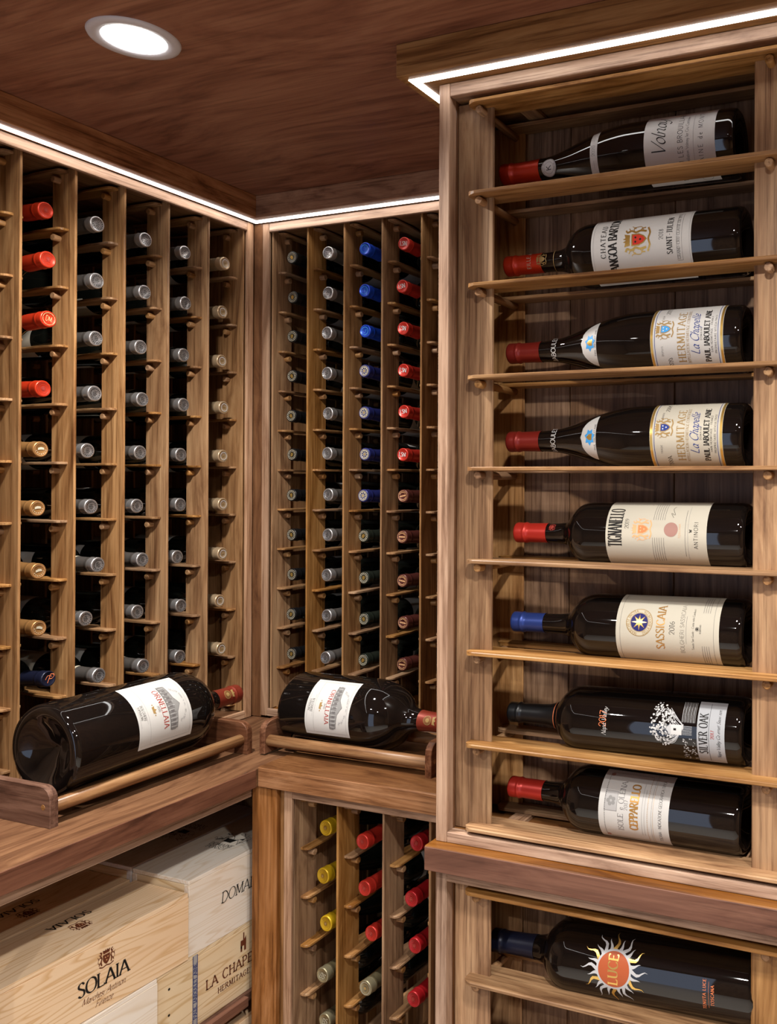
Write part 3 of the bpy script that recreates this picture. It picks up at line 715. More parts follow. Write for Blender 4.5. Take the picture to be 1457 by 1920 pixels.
s = Sheet(); crest(s, 0, 0, .05, 'brown', 'brown', 'peach'); printed(c6, s, 'front', .0743, (-.03, .06))
c7 = crate('pine crate on the lower shelf with heavy dark lettering', .1105, .250, -.48, -.095, .119, .395, 'warm', 0)
s = Sheet(); s.text('ION', 0, 0, .036, 'brown', 'slab', 'l', cond=.75, weight=1.2, track=.06); printed(c7, s, 'front', .0703, (-.012, .212))

# ------------------------------------------------------------------ bottles
def smoothprof(ctrl, k=6):
    return [(max(r, 0), z) for r, z in catmull(ctrl, k)]
def bordeaux(R, L, zb, zs, rn, fine=1):
    p = [(0, .030), (R * .10, .0285), (R * .22, .024), (R * .40, .0185), (R * .60, .010), (R * .74, .003), (R * .80, .0008), (R * .88, 0), (R * .96, .0025), (R, .010), (R, zb)]
    d = zs - zb
    p += smoothprof([(R, zb), (R * .985, zb + d * .18), (R * .90, zb + d * .42), (R * .68, zb + d * .66), (rn * 1.5 + (R * .30 - rn * 1.2) * .5, zb + d * .85), (rn * 1.08, zs + d * .12), (rn, zs + d * .45)], 3)[1:]
    p += [(rn * .96, L - .012), (rn * .96, L - .004), (rn * .90, L - .001), (0, L - .001)]
    return p
def burgundy(R, L, rn):
    p = [(0, .03), (R * .4, .024), (R * .7, .008), (R * .88, 0), (R * .97, .003), (R, .010), (R, L * .38)]
    p += smoothprof([(R, L * .38), (R * .985, L * .45), (R * .9, L * .53), (R * .72, L * .62), (R * .52, L * .70), (R * .38, L * .77), (rn * 1.05, L * .86), (rn, L * .93)], 3)[1:]
    p += [(rn * .97, L - .012), (rn * .97, L - .004), (rn * .9, L - .001), (0, L - .001)]
    return p
def radius_at(prof, z):
    best = None
    for (r0, z0), (r1, z1) in zip(prof, prof[1:]):
        if z0 <= z <= z1 and z1 > z0: return r0 + (r1 - r0) * (z - z0) / (z1 - z0)
    return prof[-3][0]
def capsule_mesh(prof, L, ln, mat, mat2=None, rc=None, seg=32):
    r = lambda z: (rc or 0) or radius_at(prof, z) + .0006
    rt = (rc or radius_at(prof, L - .02) + .0006)
    P = [(r(L - ln) if not rc else rc, L - ln)]
    if not rc:
        for k in range(1, 5): z = L - ln + (ln - .026) * k / 4; P.append((r(z), z))
    P += [(rt, L - .020), (rt * 1.07, L - .0185), (rt * 1.10, L - .0165), (rt * 1.05, L - .0150), (rt * 1.05, L - .0125), (rt * 1.07, L - .003), (rt * 1.05, L - .0006), (rt * .98, L + .0004), (rt * .90, L + .0006), (rt * .87, L + .0001), (0, L + .0001)]
    if mat2: return lathe(P, seg, True, [mat, mat2], 'capsule', [1 if P[k][1] > L - .0155 else 0 for k in range(len(P) - 1)]), rt
    return lathe(P, seg, True, mat, 'capsule'), rt
def bottle_matrix(base, axis, normal):
    z = Vector(axis).normalized(); x = Vector(normal); x = (x - z * x.dot(z)).normalized(); y = z.cross(x)
    return Matrix.Translation(base) @ Matrix((x, y, z)).transposed().to_4x4()
def wrap(prof, z0):
    def fn(u, v, h):
        r = radius_at(prof, z0 + v) + .0003 + h; a = u / (r - h)
        return (r * math.cos(a), r * math.sin(a), z0 + v)
    return fn
def label_mesh(prof, z0, z1, w0, w1, mat, nz=4, name='label', shape=None):
    """paper wrapped round the glass from arc w0 to w1 (metres of arc), height z0..z1; shape(v)->(w0,w1)"""
    R = radius_at(prof, (z0 + z1) / 2); nu = max(6, int((w1 - w0) / .004)); V = []; Fc = []
    for j in range(nz + 1):
        v = j / nz; z = z0 + (z1 - z0) * v; r = radius_at(prof, z) + .0003
        a0, a1 = (shape(v) if shape else (w0, w1))
        for i in range(nu + 1):
            a = (a0 + (a1 - a0) * i / nu) / R; V.append((r * math.cos(a), r * math.sin(a), z))
    for j in range(nz):
        for i in range(nu):
            k = j * (nu + 1) + i; Fc.append((k, k + 1, k + nu + 2, k + nu + 1))
    return new_mesh(name, V, Fc, mat, None, True)

# ---- standard bottles in the column racks
SB = bordeaux(.0375, .298, .188, .232, .0138); SB_ME = lathe(SB, 28, True, GLASS2, 'glass')
BG = burgundy(.040, .296, .0140); BG_ME = lathe(BG, 28, True, GLASS2, 'glass')
def seal_sheet(kind):
    s = Sheet(); r = .0118
    if kind == 'emboss':
        s.ring(0, 0, r, .0009, 'grey', 20)
        for k in range(16):
            a = 2 * PI * k / 16; s.disc(.0096 * math.cos(a), .0096 * math.sin(a), .0012, 'black', 6)
        s.ring(0, 0, .0076, .0008, 'grey', 16)
        for y, h in ((.0036, .0026), (.0, .0046), (-.0036, .003)):
            for q in range(4): s.rect(-h + q * h * .52, y - .0011, -h + q * h * .52 + h * .3, y + .0011, 'black')
    elif kind == 'LSN': s.text('LSN', 0, -.0045, .0095, 'white', 'serif', track=.02, weight=.9, cond=.95)
    elif kind == 'DM': s.text('DM', 0, -.0045, .010, 'peach', 'sans', track=.02, weight=.7, cond=.7); s.ring(0, 0, r, .0008, 'peach', 20)
    elif kind == 'P': s.text('P', .001, -.0075, .016, 'orange', 'script', track=.02, weight=1.0, cond=1.1); s.stroke(catmull([(-.007, -.001), (-.002, .006), (.006, .004)], 4), 'orange', .001)
    elif kind == 'BS': s.text('BS', 0, -.005, .0105, 'cream', 'script', track=.02, weight=1.0); s.ring(0, 0, r, .0006, 'dgold', 20)
    elif kind == 'medal':
        s.ring(0, 0, r, .0009, 'cream', 20); s.ring(0, 0, .0095, .0016, 'cream', 20)
        for k in range(8):
            a = PI * k / 4; s.stroke([(.002 * math.cos(a), .002 * math.sin(a)), (.0078 * math.cos(a), .0078 * math.sin(a))], 'cream', .0011)
        s.disc(0, 0, .0022, 'dgold', 8)
    elif kind == 'gold':
        s.ring(0, 0, r, .0007, 'cream', 20)
        for k in range(14):
            a = 2 * PI * k / 14; s.disc(.0094 * math.cos(a), .0094 * math.sin(a), .0010, 'cream', 5)
        s.ring(0, 0, .0078, .0006, 'cream', 16); s.poly([(-.004, .003), (-.0035, -.003), (0, -.0055), (.0035, -.003), (.004, .003), (0, .005)], 'gold')
    elif kind == 'band':
        s.ring(0, 0, r, .0007, 'peach', 20); [s.rect(-.0078 + q * .0024, -.0017, -.0062 + q * .0024, .0017, 'peach') for q in range(7)]
        s.ring(0, 0, .009, .001, 'peach', 12, a0=.5, a1=PI - .5); s.ring(0, 0, .009, .001, 'peach', 12, a0=PI + .5, a1=2 * PI - .5)
    elif kind == 'crownmark':
        s.poly([(-.006, -.001), (-.0055, .003), (0, .0045), (.0055, .003), (.006, -.001), (0, -.0005)], 'cream'); s.ring(0, 0, r, .0005, 'peach', 20)
        for k in range(7): a = PI + PI * (k + .5) / 7; s.disc(.0088 * math.cos(a), .0088 * math.sin(a), .0009, 'cream', 5)
    elif kind == 'tone':      # raised mark in the capsule's own colour family
        s.ring(0, 0, r, .0006, 'maroon', 20); s.ring(0, 0, .0085, .0005, 'maroon', 16); crest(s, 0, 0, .011, 'maroon', 'maroon')
    elif kind == 'ytone': s.ring(0, 0, r, .0006, 'bronze', 20); s.ring(0, 0, .0085, .0005, 'bronze', 16); crest(s, 0, 0, .011, 'bronze', 'dgold')
    elif kind == 'ttone':
        s.ring(0, 0, r, .0006, 'dgold', 20); s.ring(0, 0, .0095, .0014, 'white', 20); s.text('IMS', 0, -.002, .0045, 'dgold', 'slab')
    elif kind == 'btone': s.ring(0, 0, .0095, .0012, 'sky', 18); s.text('S', 0, -.004, .008, 'sky', 'script')
    elif kind == 'wheel': s.ring(0, 0, r, .0006, 'cream', 20); s.ring(0, 0, .0078, .0006, 'dgold', 16); s.disc(0, 0, .003, 'dgold', 10)
    return s
SEALS = {k: seal_sheet(k).mesh('seal', lambda u, v, h: (v, -u, h), None, .0002) for k in ('emboss', 'LSN', 'DM', 'P', 'BS', 'medal', 'gold', 'band', 'crownmark', 'tone', 'ytone', 'ttone', 'btone', 'wheel')}
CAPM = {}
LAB = {}
def std_bottle(label, group, cap_pt, axis, base_pt, cap, seal, burg=False, upv=(0, 0, 1), band=None, labmat=None, spin=0):
    prof, me, L = (BG, BG_ME, .296) if burg else (SB, SB_ME, .298)
    ax = (Vector(cap_pt) - Vector(base_pt)).normalized(); base = Vector(cap_pt) - ax * L
    # seal's up direction is local -> text u along local y, v along x; local x = up
    t = thing('wine_bottle', label, 'wine bottle', group=group, mat=bottle_matrix(base, ax, upv))
    put('glass', me, t)
    k = (cap, burg)
    if k not in CAPM: CAPM[k] = capsule_mesh(prof, L, .058, CAP[cap], dict(silver=C['bright'], tan=TANB, olive=OLB).get(cap), seg=28)[0]
    c = put('capsule', CAPM[k], t)
    if seal:
        o = put('seal', SEALS[seal], c, (0, 0, L + .0009))
        o.rotation_euler = (0, 0, random.uniform(-.25, .25) if seal in ('LSN', 'DM', 'P', 'crownmark', 'band', 'BS') else random.uniform(-.6, .6))
    if band:
        kb = ('band', band, burg)
        if kb not in LAB: LAB[kb] = lathe([(radius_at(prof, L - .0605) + .0009, L - .0605), (radius_at(prof, L - .054) + .0012, L - .054)], 28, True, C[band], 'capsule_band')
        put('capsule_band', LAB[kb], t)
    kl = (burg, (labmat or PAPER).name)
    if kl not in LAB:
        LAB[kl] = label_mesh(prof, .045 if not burg else .025, .160 if not burg else .105, -.055, .055, labmat or PAPER, 2)
    o = put('label', LAB[kl], t); o.rotation_euler = (0, 0, spin if spin else random.choice([.9, 1.6, 2.2, 3.1, -1.2, -1.9]) + random.uniform(-.3, .3))
    return t
ORD = ['topmost', 'second', 'third', 'fourth', 'fifth', 'sixth', 'seventh', 'eighth', 'ninth', 'tenth', 'eleventh']
CN = ['first', 'second', 'third', 'fourth', 'fifth']
LEFT = [
[(-0.4987, -0.0219, 1.9718), (-0.5062, -0.0046, 1.8762), (-0.5045, -0.0046, 1.7657), (-0.5006, -0.0238, 1.6368), (-0.5012, -0.0285, 1.523), (-0.5024, -0.0346, 1.4121), (-0.5024, -0.031, 1.2942), (-0.5008, -0.0315, 1.1865), (-0.4887, -0.0217, 1.0902)],
[(-0.3952, -0.0202, 1.975), (-0.395, -0.0207, 1.8623), (-0.3944, -0.0231, 1.7478), (-0.3955, -0.0246, 1.6384), (-0.3982, -0.0403, 1.5246), (-0.3961, -0.0325, 1.4132), (-0.3928, -0.0166, 1.2976), (-0.3969, -0.0448, 1.1894), (-0.3899, -0.0161, 1.0769)],
[(-0.2873, -0.0173, 1.9724), (-0.2885, -0.0177, 1.8617), (-0.2893, -0.0275, 1.7467), (-0.289, -0.0222, 1.6366), (-0.2898, -0.0273, 1.5248), (-0.2908, -0.0344, 1.4122), (-0.2879, -0.0212, 1.2993), (-0.2891, -0.0338, 1.1889), (-0.286, -0.0198, 1.0756)],
[(-0.1822, -0.0234, 1.9724), (-0.182, -0.0213, 1.8598), (-0.1821, -0.0257, 1.7451), (-0.1827, -0.0246, 1.6345), (-0.184, -0.0306, 1.5238), (-0.1839, -0.0316, 1.4128), (-0.1853, -0.0385, 1.2967), (-0.1824, -0.0301, 1.1882), (-0.1825, -0.0324, 1.075)],
[(-0.0756, -0.0175, 1.9731), (-0.0765, -0.0232, 1.8602), (-0.0762, -0.0249, 1.7458), (-0.0762, -0.0182, 1.6372), (-0.0761, -0.0198, 1.524), (-0.0759, -0.0199, 1.4117), (-0.0761, -0.0201, 1.2964), (-0.0765, -0.0272, 1.1864), (-0.0752, -0.0234, 1.0744)]]
for c, col in enumerate(LEFT):
    yc = [-.4992, -.3937, -.2882, -.1825, -.0775][c]
    for i, (y, x, z) in enumerate(col):
        zr = lz[i + 1]
        if c == 0:
            cap, seal, look, burg = ('red', 'tone', 'red-capped wine bottle', True) if i < 4 else (('gold', 'crownmark', 'bronze-capped wine bottle', False) if i < 8 else ('ink', 'P', 'blue-black-capped wine bottle with orange letter', False))
            if i == 2: seal = 'DM'; look = 'red-capped wine bottle'
        elif c < 4: cap, seal, look, burg = 'silver', 'emboss', 'silver-capped wine bottle', i in (0, 1, 3) and c == 1
        else: cap, seal, look, burg = 'tan', 'ttone', 'pale tan-capped wine bottle', False
        std_bottle('%s, %s in the %s full column of the left rack' % (look, ORD[i], CN[c]), 'bottles in the left rack', (x, y, z), None, (x - .29, yc, zr + .0265), cap, seal, burg,
                   labmat=CREAM if (c + i) % 3 == 0 else PAPER, band='cream' if cap == 'silver' else None)
BACK = [
[(0.1005, 0.0107, 1.9976), (0.1008, 0.0133, 1.9036), (0.1006, 0.0127, 1.8108), (0.0997, 0.0136, 1.7164), (0.0983, 0.0133, 1.6217), (0.0978, 0.0173, 1.5299), (0.096, 0.0182, 1.4333), (0.0945, 0.0205, 1.3386), (0.0932, 0.0237, 1.2433), (0.0913, 0.0241, 1.1483), (0.09, 0.0274, 1.0529)],
[(0.2054, 0.0109, 1.9995), (0.2053, 0.0117, 1.9058), (0.2043, 0.01, 1.8124), (0.2036, 0.0116, 1.7187), (0.203, 0.0165, 1.6252), (0.2011, 0.0168, 1.5319), (0.1998, 0.0222, 1.4354), (0.1978, 0.0235, 1.341), (0.1954, 0.0238, 1.2463), (0.1937, 0.0266, 1.1506), (0.1926, 0.0243, 1.0519)],
[(0.3103, 0.0101, 1.9986), (0.3093, 0.0111, 1.9035), (0.3099, 0.0135, 1.811), (0.3094, 0.0123, 1.7194), (0.3076, 0.0142, 1.6239), (0.3065, 0.0187, 1.5289), (0.304, 0.0169, 1.4338), (0.3023, 0.0211, 1.3409), (0.3009, 0.0248, 1.2444), (0.2993, 0.0276, 1.1488), (0.2971, 0.0286, 1.0536)],
[(0.417, 0.0089, 1.9998), (0.4145, 0.007, 1.9038), (0.415, 0.0105, 1.8104), (0.4144, 0.0131, 1.7165), (0.4139, 0.0161, 1.624), (0.4115, 0.0165, 1.5272), (0.4102, 0.0204, 1.4339), (0.4076, 0.0214, 1.3415), (0.4067, 0.0241, 1.2421), (0.4057, 0.029, 1.1465), (0.4035, 0.0295, 1.0516)]]
for c, col in enumerate(BACK):
    for i, (x, y, z) in enumerate(col):
        zr = bzr[i + 1]; xc = [.0945, .1998, .3051, .4104][c]
        if c == 0: cap, seal, look = 'black', 'gold', 'black-capped wine bottle with gold seal'
        elif c == 1: cap, seal, look = 'silver', 'emboss', 'silver-capped wine bottle'
        elif c == 2:
            cap, seal, look = ('blue', 'btone', 'bright blue-capped wine bottle') if i < 3 else (('navy', 'medal', 'navy-capped wine bottle with cream wheel seal') if i < 7 else ('green', 'gold', 'dark-capped wine bottle with gold seal'))
        else: cap, seal, look = ('scarlet', 'LSN', 'red-capped wine bottle with white letters') if i < 6 else ('darkred', 'band', 'dark brown-red-capped wine bottle')
        std_bottle('%s, %s in the %s column of the back rack' % (look, ORD[i], CN[c]), 'bottles in the back rack', (x, y, z), None, (xc, y + .29, zr + .0265), cap, seal, False,
                   labmat=CREAM if c == 3 else PAPER, band='cream' if c == 1 else None, spin=(2.4 if c in (1, 3) else 0))
BASE = [[(0.4081, -0.2291, 0.7765), (0.4044, -0.2318, 0.6819), (0.4062, -0.2246, 0.5841), (0.406, -0.2342, 0.486), (0.4054, -0.2261, 0.3906)],
[(0.5139, -0.2511, 0.7735), (0.5117, -0.2417, 0.6797), (0.514, -0.2233, 0.5837), (0.5127, -0.2383, 0.4855)],
[(0.619, -0.2259, 0.777), (0.6184, -0.2411, 0.6775), (0.6177, -0.2283, 0.5829), (0.6192, -0.2336, 0.4844)]]
for c, col in enumerate(BASE):
    for i, (x, y, z) in enumerate(col):
        zr = zb[i + 1]; xc = [.4210, .5261, .6299][c]
        if c == 0: cap, seal, look = ('yellow', 'ytone', 'yellow-capped wine bottle') if i < 3 else ('olive', 'BS', 'olive-capped wine bottle with script letters')
        elif c == 1: cap, seal, look = ('scarlet', 'tone', 'red-capped wine bottle') if i < 3 else ('olive', 'wheel', 'olive-capped wine bottle with round seal')
        else: cap, seal, look = 'crimson', 'tone', 'crimson-capped wine bottle'
        std_bottle('%s, %s in the %s column of the low back rack' % (look, ORD[i], CN[c]), 'bottles in the low back rack', (x, y, z), None, (xc, y + .27, zr + .0265), cap, seal, c == 0 and i < 3)

# ---- display bottles lying sideways, neck to the left
YB = -.396
def display_bottle(label, kind, capx, capz, basex, zr, cap, caplen, R=.0495, tilt=8, rc=None, glass=GLASS, rn=.0150, zb_=.60, zs_=.745, yb=YB):
    L = basex - capx
    prof = burgundy(R, L, rn) if kind == 'burgundy' else bordeaux(R, L, L * zb_, L * zs_, rn)
    zc = zr + math.sqrt(max(R * R - .0225 ** 2, 0)) - .0005
    zend = capz
    t = thing('display_bottle', label, 'wine bottle', group='large bottles lying in the display rack',
              mat=bottle_matrix((basex, yb, zc - .0), (capx - basex, 0, (zend - zc)), (0, -math.cos(math.radians(tilt)), math.sin(math.radians(tilt)))))
    put('glass', lathe(prof, 56, True, glass, 'glass'), t)
    me, rt = capsule_mesh(prof, L, caplen, CAP[cap], seg=40)
    cp = put('capsule', me, t)
    X = lambda px, p0=1200., x0=None: None
    return t, prof, L, cp
def zof(basex, px, pa, xa): return basex - (xa + (px - pa) * .000803)
def mk_label(t, prof, z0, z1, w0, w1, mat, s=None, name='label', shape=None, nz=3):
    lb = put(name, label_mesh(prof, z0, z1, w0, w1, mat, nz, name, shape), t)
    if s: put('lettering', s.mesh('lettering', lambda u, v, h: wrap(prof, 0)(u, v, h + .0001)), lb)
    return lb
def cap_print(cp, prof, s): put('print', s.mesh('print', lambda u, v, h: wrap(prof, 0)(u, v, h + .0009)), cp)

# 1 Volnay
bx = 1.2855; t, prof, L, cp = display_bottle('dark sloping-shouldered bottle with large black script on white label, topmost in the display rack', 'burgundy', .8955, 1.958, bx, 1.9115, 'red', .070, tilt=2)
Z = lambda px: zof(bx, px, 1211.5, 1.1528)
s = Sheet(); s.text('Volnay', .006, Z(1252), .0215, 'black', 'script', track=-.02, weight=.85); s.text('1er CRU LES BROUILLARDS', -.006, Z(1284), .0075, 'black', 'sans', weight=.8, track=.16)
s.text('Appellation Volnay 1er Cru Controlee', -.004, Z(1295), .0048, 'grey', 'sans', weight=.8, track=.02); s.rect(-.04, Z(1304), .04, Z(1304) + .0003, 'grey')
s.text('DOMAINE de MONTILLE', 0, Z(1321), .0068, 'black', 'sans', weight=.8, track=.36); s.ring(-.064, Z(1320), .0085, .0006, 'grey', 20)
mk_label(t, prof, Z(1343), Z(1211), -.075, .062, PAPER, s)
s = Sheet(); s.text('2020', 0, Z(1112), .006, 'grey', 'thin', track=.1); s.rect(-.028, Z(1109), -.014, Z(1109) + .0003, 'grey'); s.rect(.014, Z(1109), .026, Z(1109) + .0003, 'grey')
mk_label(t, prof, Z(1117), Z(1101), -.04, .036, PAPER, s, 'neck_label')
s = Sheet(); zc = Z(1003); s.disc(-.006, zc, .0135, 'white', 24); s.ring(-.006, zc, .0128, .0004, 'grey', 24, 1); s.ring(-.006, zc, .0088, .0004, 'grey', 24, 1); s.text('K', -.006, zc - .004, .009, 'black', 'sans', weight=1.2, lay=1)
s.text('RECOLTE', -.006, zc, .0024, 'grey', 'sans', lay=1, arc=(.0098, PI / 2, 1)); s.text('DOMAINE', -.006, zc, .0024, 'grey', 'sans', lay=1, arc=(.0118, -PI / 2, -1))
cap_print(cp, prof, s)
# 2 Langoa Barton
bx = 1.2955; t, prof, L, cp = display_bottle('bottle with white label, gold lion and red shield, second from top in the display rack', 'bordeaux', .9035, 1.810, bx, 1.770, 'red', .066, tilt=6)
Z = lambda px: zof(bx, px, 1112, 1.0693)
s = Sheet(); s.text('CHATEAU', .004, Z(1142), .0078, 'black', 'serif', track=.3); s.text('LANGOA BARTON', 0, Z(1164), .0135, 'black', 'serif', cond=.72, track=.06, weight=1.15)
crest(s, 0, Z(1204), .046, 'gold', 'red', 'black'); s.text('2018', .004, Z(1253), .0065, 'black', 'thin'); s.text('SAINT-JULIEN', .004, Z(1270), .0085, 'black', 'serif', cond=.8, track=.14)
s.text('GRAND CRU CLASSE EN 1855', .003, Z(1284), .0042, 'black', 'thin', track=.14); s.frame(-.036, Z(1288), .042, Z(1278), .0004, 'grey'); s.frame(-.068, Z(1302), .066, Z(1117), .0004, 'lgrey')
mk_label(t, prof, Z(1305), Z(1113), -.072, .070, PAPER, s)
s = Sheet(); s.text('EILLE AU', .004, Z(966), .0065, 'cream', 'sans', weight=.8, track=.1); crest(s, 0, Z(990), .020, 'dgold', 'wine' if 'wine' in C else 'dgold', 'dgold'); s.rect(-.03, Z(1017), .03, Z(1016), 'dgold')
cap_print(cp, prof, s)
# 3, 4 Hermitage
for n, (lab, cz, cxx, bx, zr, yr, p0) in enumerate([('sloping bottle with gold-edged white label, third from top in the display rack', 1.6700, .9094, 1.2976, 1.6284, '2020', (1223, 1.1636)),
        ('sloping bottle with gold-edged cream label dated 2004, fourth from top in the display rack', 1.5290, .9093, 1.2998, 1.4875, '2004', (1223, 1.1634))]):
    t, prof, L, cp = display_bottle(lab, 'burgundy', cxx, cz, bx, zr, 'wine', .058, tilt=4)
    Z = lambda px: zof(bx, px, *p0)
    s = Sheet(); s.rect(-.066, Z(1228), .066, Z(1223.5), 'gold'); s.rect(-.066, Z(1357), .066, Z(1352.5), 'gold'); s.rect(-.066, Z(1232), .066, Z(1231), 'blue'); s.rect(-.066, Z(1349), .066, Z(1348), 'blue')
    crest(s, .010, Z(1250), .031, 'dgold', 'sky' if n == 0 else 'blue', 'white')
    s.text(yr, .046, Z(1255), .0062, 'black', 'thin', slant=.2); s.text(yr, -.040, Z(1262), .0062, 'black', 'thin', slant=-.5)
    s.text(('DEPUIS', 'TRADE')[n], -.022, Z(1247), .0028, 'grey', 'sans', track=.3); s.text(('1834', 'MARK')[n], .030, Z(1247), .0028, 'grey', 'sans', track=.3)
    s.text('HERMITAGE', 0, Z(1288), .0115, 'dgold', 'serif', track=.16, cond=.95, weight=.9); s.text('APPELLATION HERMITAGE CONTROLEE', 0, Z(1296), .0042, 'dgold', 'thin', track=.08, cond=.9)
    s.text('La Chapelle', .002, Z(1314), .0125, 'blue', 'script', track=.0, weight=.95); s.text('DOMAINE', .0, Z(1320), .0028, 'black', 'sans', track=.3)
    s.text('PAUL JABOULET AINE', .0, Z(1333), .0078, 'black', 'slab', track=.08, weight=.95, cond=.85)
    s.text('TAIN HERMITAGE - FRANCE', 0, Z(1339), .003, 'black', 'sans', track=.2); s.text('PROPRIETAIRE VITICULTRICE', 0, Z(1346), .003, 'black', 'sans', track=.2)
    mk_label(t, prof, Z(1357.5), Z(1223), -.068, .068, CREAM if n else PAPER, s)
    # almond shaped neck label
    zc0, zc1 = Z(1113), Z(1078)
    def almond(v, a=.034): return (-a * math.sqrt(max(0, 1 - v * v)) - .0005, a * math.sqrt(max(0, 1 - v * v)) + .0005)
    s = Sheet(); zm = Z(1099)
    s.poly([(.012 * math.cos(2 * PI * k / 14) * (1.1 if k % 2 else .75), zm + .0085 * math.sin(2 * PI * k / 14) * (1.1 if k % 2 else .75)) for k in range(14)], 'sky')
    s.poly([(-.005, zm - .004), (.005, zm - .004), (.004, zm + .002), (0, zm + .006), (-.004, zm + .002)], 'gold', 1)
    s.text('PAUL JABOULET AINE', 0, Z(1112), .003, 'black', 'sans', track=.16)
    mk_label(t, prof, zc0, zc1, -.034, .034, PAPER, s, 'neck_label', almond, 10)
    s = Sheet(); s.text('JABOULET', .0, Z(1017), .0078, 'white', 'sans', weight=1.2, track=.06); cap_print(cp, prof, s)
# 5 Tignanello
bx = 1.3024; t, prof, L, cp = display_bottle('bottle with cream label bearing tall condensed lettering and mauve dot, red capsule', 'bordeaux', .9237, 1.3845, bx, 1.345, 'scarlet', .056, R=.0485, tilt=8, zb_=.64, zs_=.775)
Z = lambda px: zof(bx, px, 1138.6, 1.0943)
s = Sheet(); s.text('TIGNANELLO', .008, Z(1171), .0215, 'black', 'serif', cond=.36, track=.05, weight=.62); s.text('2019', .012, Z(1184), .0062, 'black', 'thin', track=.1)
crest(s, .004, Z(1210), .034, 'peach', 'orange', 'peach'); s.disc(.004, Z(1265), .0105, 'mauve', 24)
for k in range(6):
    s.rect(-.046, Z(1231 + k * 4.2), -.008, Z(1231 + k * 4.2) + .0005, 'grey')
    s.rect(.018, Z(1231 + k * 4.2), .052, Z(1231 + k * 4.2) + .0005, 'grey')
s.stroke(catmull([(.022, Z(1268)), (.030, Z(1262)), (.027, Z(1270)), (.038, Z(1264)), (.044, Z(1268))], 4), 'black', .0005)
s.text('TOSCANA', .002, Z(1283), .003, 'peach', 'sans', track=.3); s.text('ANTINORI', -.004, Z(1315), .0058, 'black', 'sans', weight=.9, track=.24)
s.text('W', .002, Z(1304), .004, 'black', 'slab'); s.rect(-.036, Z(1292), .036, Z(1292) + .0005, 'grey'); s.rect(-.044, Z(1297), .044, Z(1297) + .0004, 'lgrey')
mk_label(t, prof, Z(1331), Z(1139.5), -.068, .066, CREAM, s)
s = Sheet(); crest(s, .008, Z(1010), .012, 'maroon', 'maroon', 'maroon'); cap_print(cp, prof, s)
# 6 Sassicaia
bx = 1.3010; t, prof, L, cp = display_bottle('bottle with cream label bearing a gold star on blue disc, blue capsule', 'bordeaux', .9194, 1.2425, bx, 1.204, 'bluefoil', .056, tilt=10, zb_=.61, zs_=.755)
Z = lambda px: zof(bx, px, 1158.6, 1.1119)
s = Sheet(); zc = Z(1204); s.disc(.008, zc, .0205, 'dgold', 36); s.disc(.008, zc, .0195, 'cream', 36, 1); s.ring(.008, zc, .0142, .0007, 'dgold', 36, 2); s.disc(.008, zc, .0132, 'navy', 32, 2)
s.poly([(.008 + (.012 if k % 2 == 0 else .004) * math.cos(PI * k / 8), zc + (.012 if k % 2 == 0 else .004) * math.sin(PI * k / 8)) for k in range(16)], 'gold', 3)
s.text('MARCHESI INCISA', .008, zc, .0036, 'dgold', 'slab', lay=2, arc=(.0155, PI / 2, 1), track=.2); s.text('DELLA ROCCHETTA', .008, zc, .0036, 'dgold', 'slab', lay=2, arc=(.0186, -PI / 2, -1), track=.2)
s.text('SASSICAIA', .003, Z(1252), .0125, 'bronze', 'serif', track=.08, cond=.9); s.text('2016', .002, Z(1271), .0078, 'black', 'thin', track=.1)
s.text('BOLGHERI SASSICAIA', .002, Z(1289), .0062, 'black', 'sans', weight=.5, track=.08); s.text('Tenuta San Guido - Castagneto Carducci', .002, Z(1307), .0034, 'black', 'sans', weight=.7, track=.02)
s.rect(-.02, Z(1293), .02, Z(1293) + .0004, 'grey'); crest(s, .002, Z(1313), .006, 'black', 'black'); s.text('KOBRAND', .002, Z(1320), .0022, 'black', 'sans')
for k in range(4): s.rect(-.058, Z(1322 + 4 * k), -.022, Z(1322 + 4 * k) + .0005, 'grey'); s.rect(.026, Z(1322 + 4 * k), .060, Z(1322 + 4 * k) + .0005, 'grey')
s.frame(-.063, Z(1343), .064, Z(1167), .0004, 'grey')
mk_label(t, prof, Z(1352.5), Z(1159), -.066, .068, CREAM, s)
# 7 Silver Oak
bx = 1.3016; t, prof, L, cp = display_bottle('black bottle printed with a white tree and water tower, grey label', 'bordeaux', .9138, 1.0980, bx, 1.0626, 'black', .086, tilt=6, zb_=.66, zs_=.80)
Z = lambda px: zof(bx, px, 1310, 1.236)
s = Sheet(); s.text('Napa Valley', .006, Z(1137), .0072, 'white', 'script', track=.04, weight=.9); s.text('2017', .010, Z(1137), .011, 'orange', 'sans', weight=.7, track=.02)
rnd = random.Random(3)
for k in range(230):
    a = rnd.uniform(0, 2 * PI); q = rnd.random() ** .6; u = .010 + .030 * q * math.cos(a) + .004 * math.sin(3 * a); v = Z(1246) + .019 * q * math.sin(a)
    s.disc(u, v, rnd.uniform(.0007, .0019), rnd.choice(['silver', 'white', 'lgrey']), 6)
for k in range(26):
    u = rnd.uniform(-.02, .034); s.stroke(catmull([(u, Z(1256) + rnd.uniform(-.004, .008)), (u * .6 + rnd.uniform(-.004, .004), Z(1270)), (.008 + rnd.uniform(-.004, .004), Z(1285))], 3), 'silver', .0007)
s.rect(-.004, Z(1282), .010, Z(1262), 'white', 1); s.poly([(-.006, Z(1262)), (.012, Z(1262)), (.003, Z(1253))], 'silver', 2); s.rect(.002, Z(1272), .005, Z(1267), 'black', 2)
for k in range(7): s.rect(-.003 + k * .0019, Z(1301), -.0026 + k * .0019, Z(1282), 'white', 1)
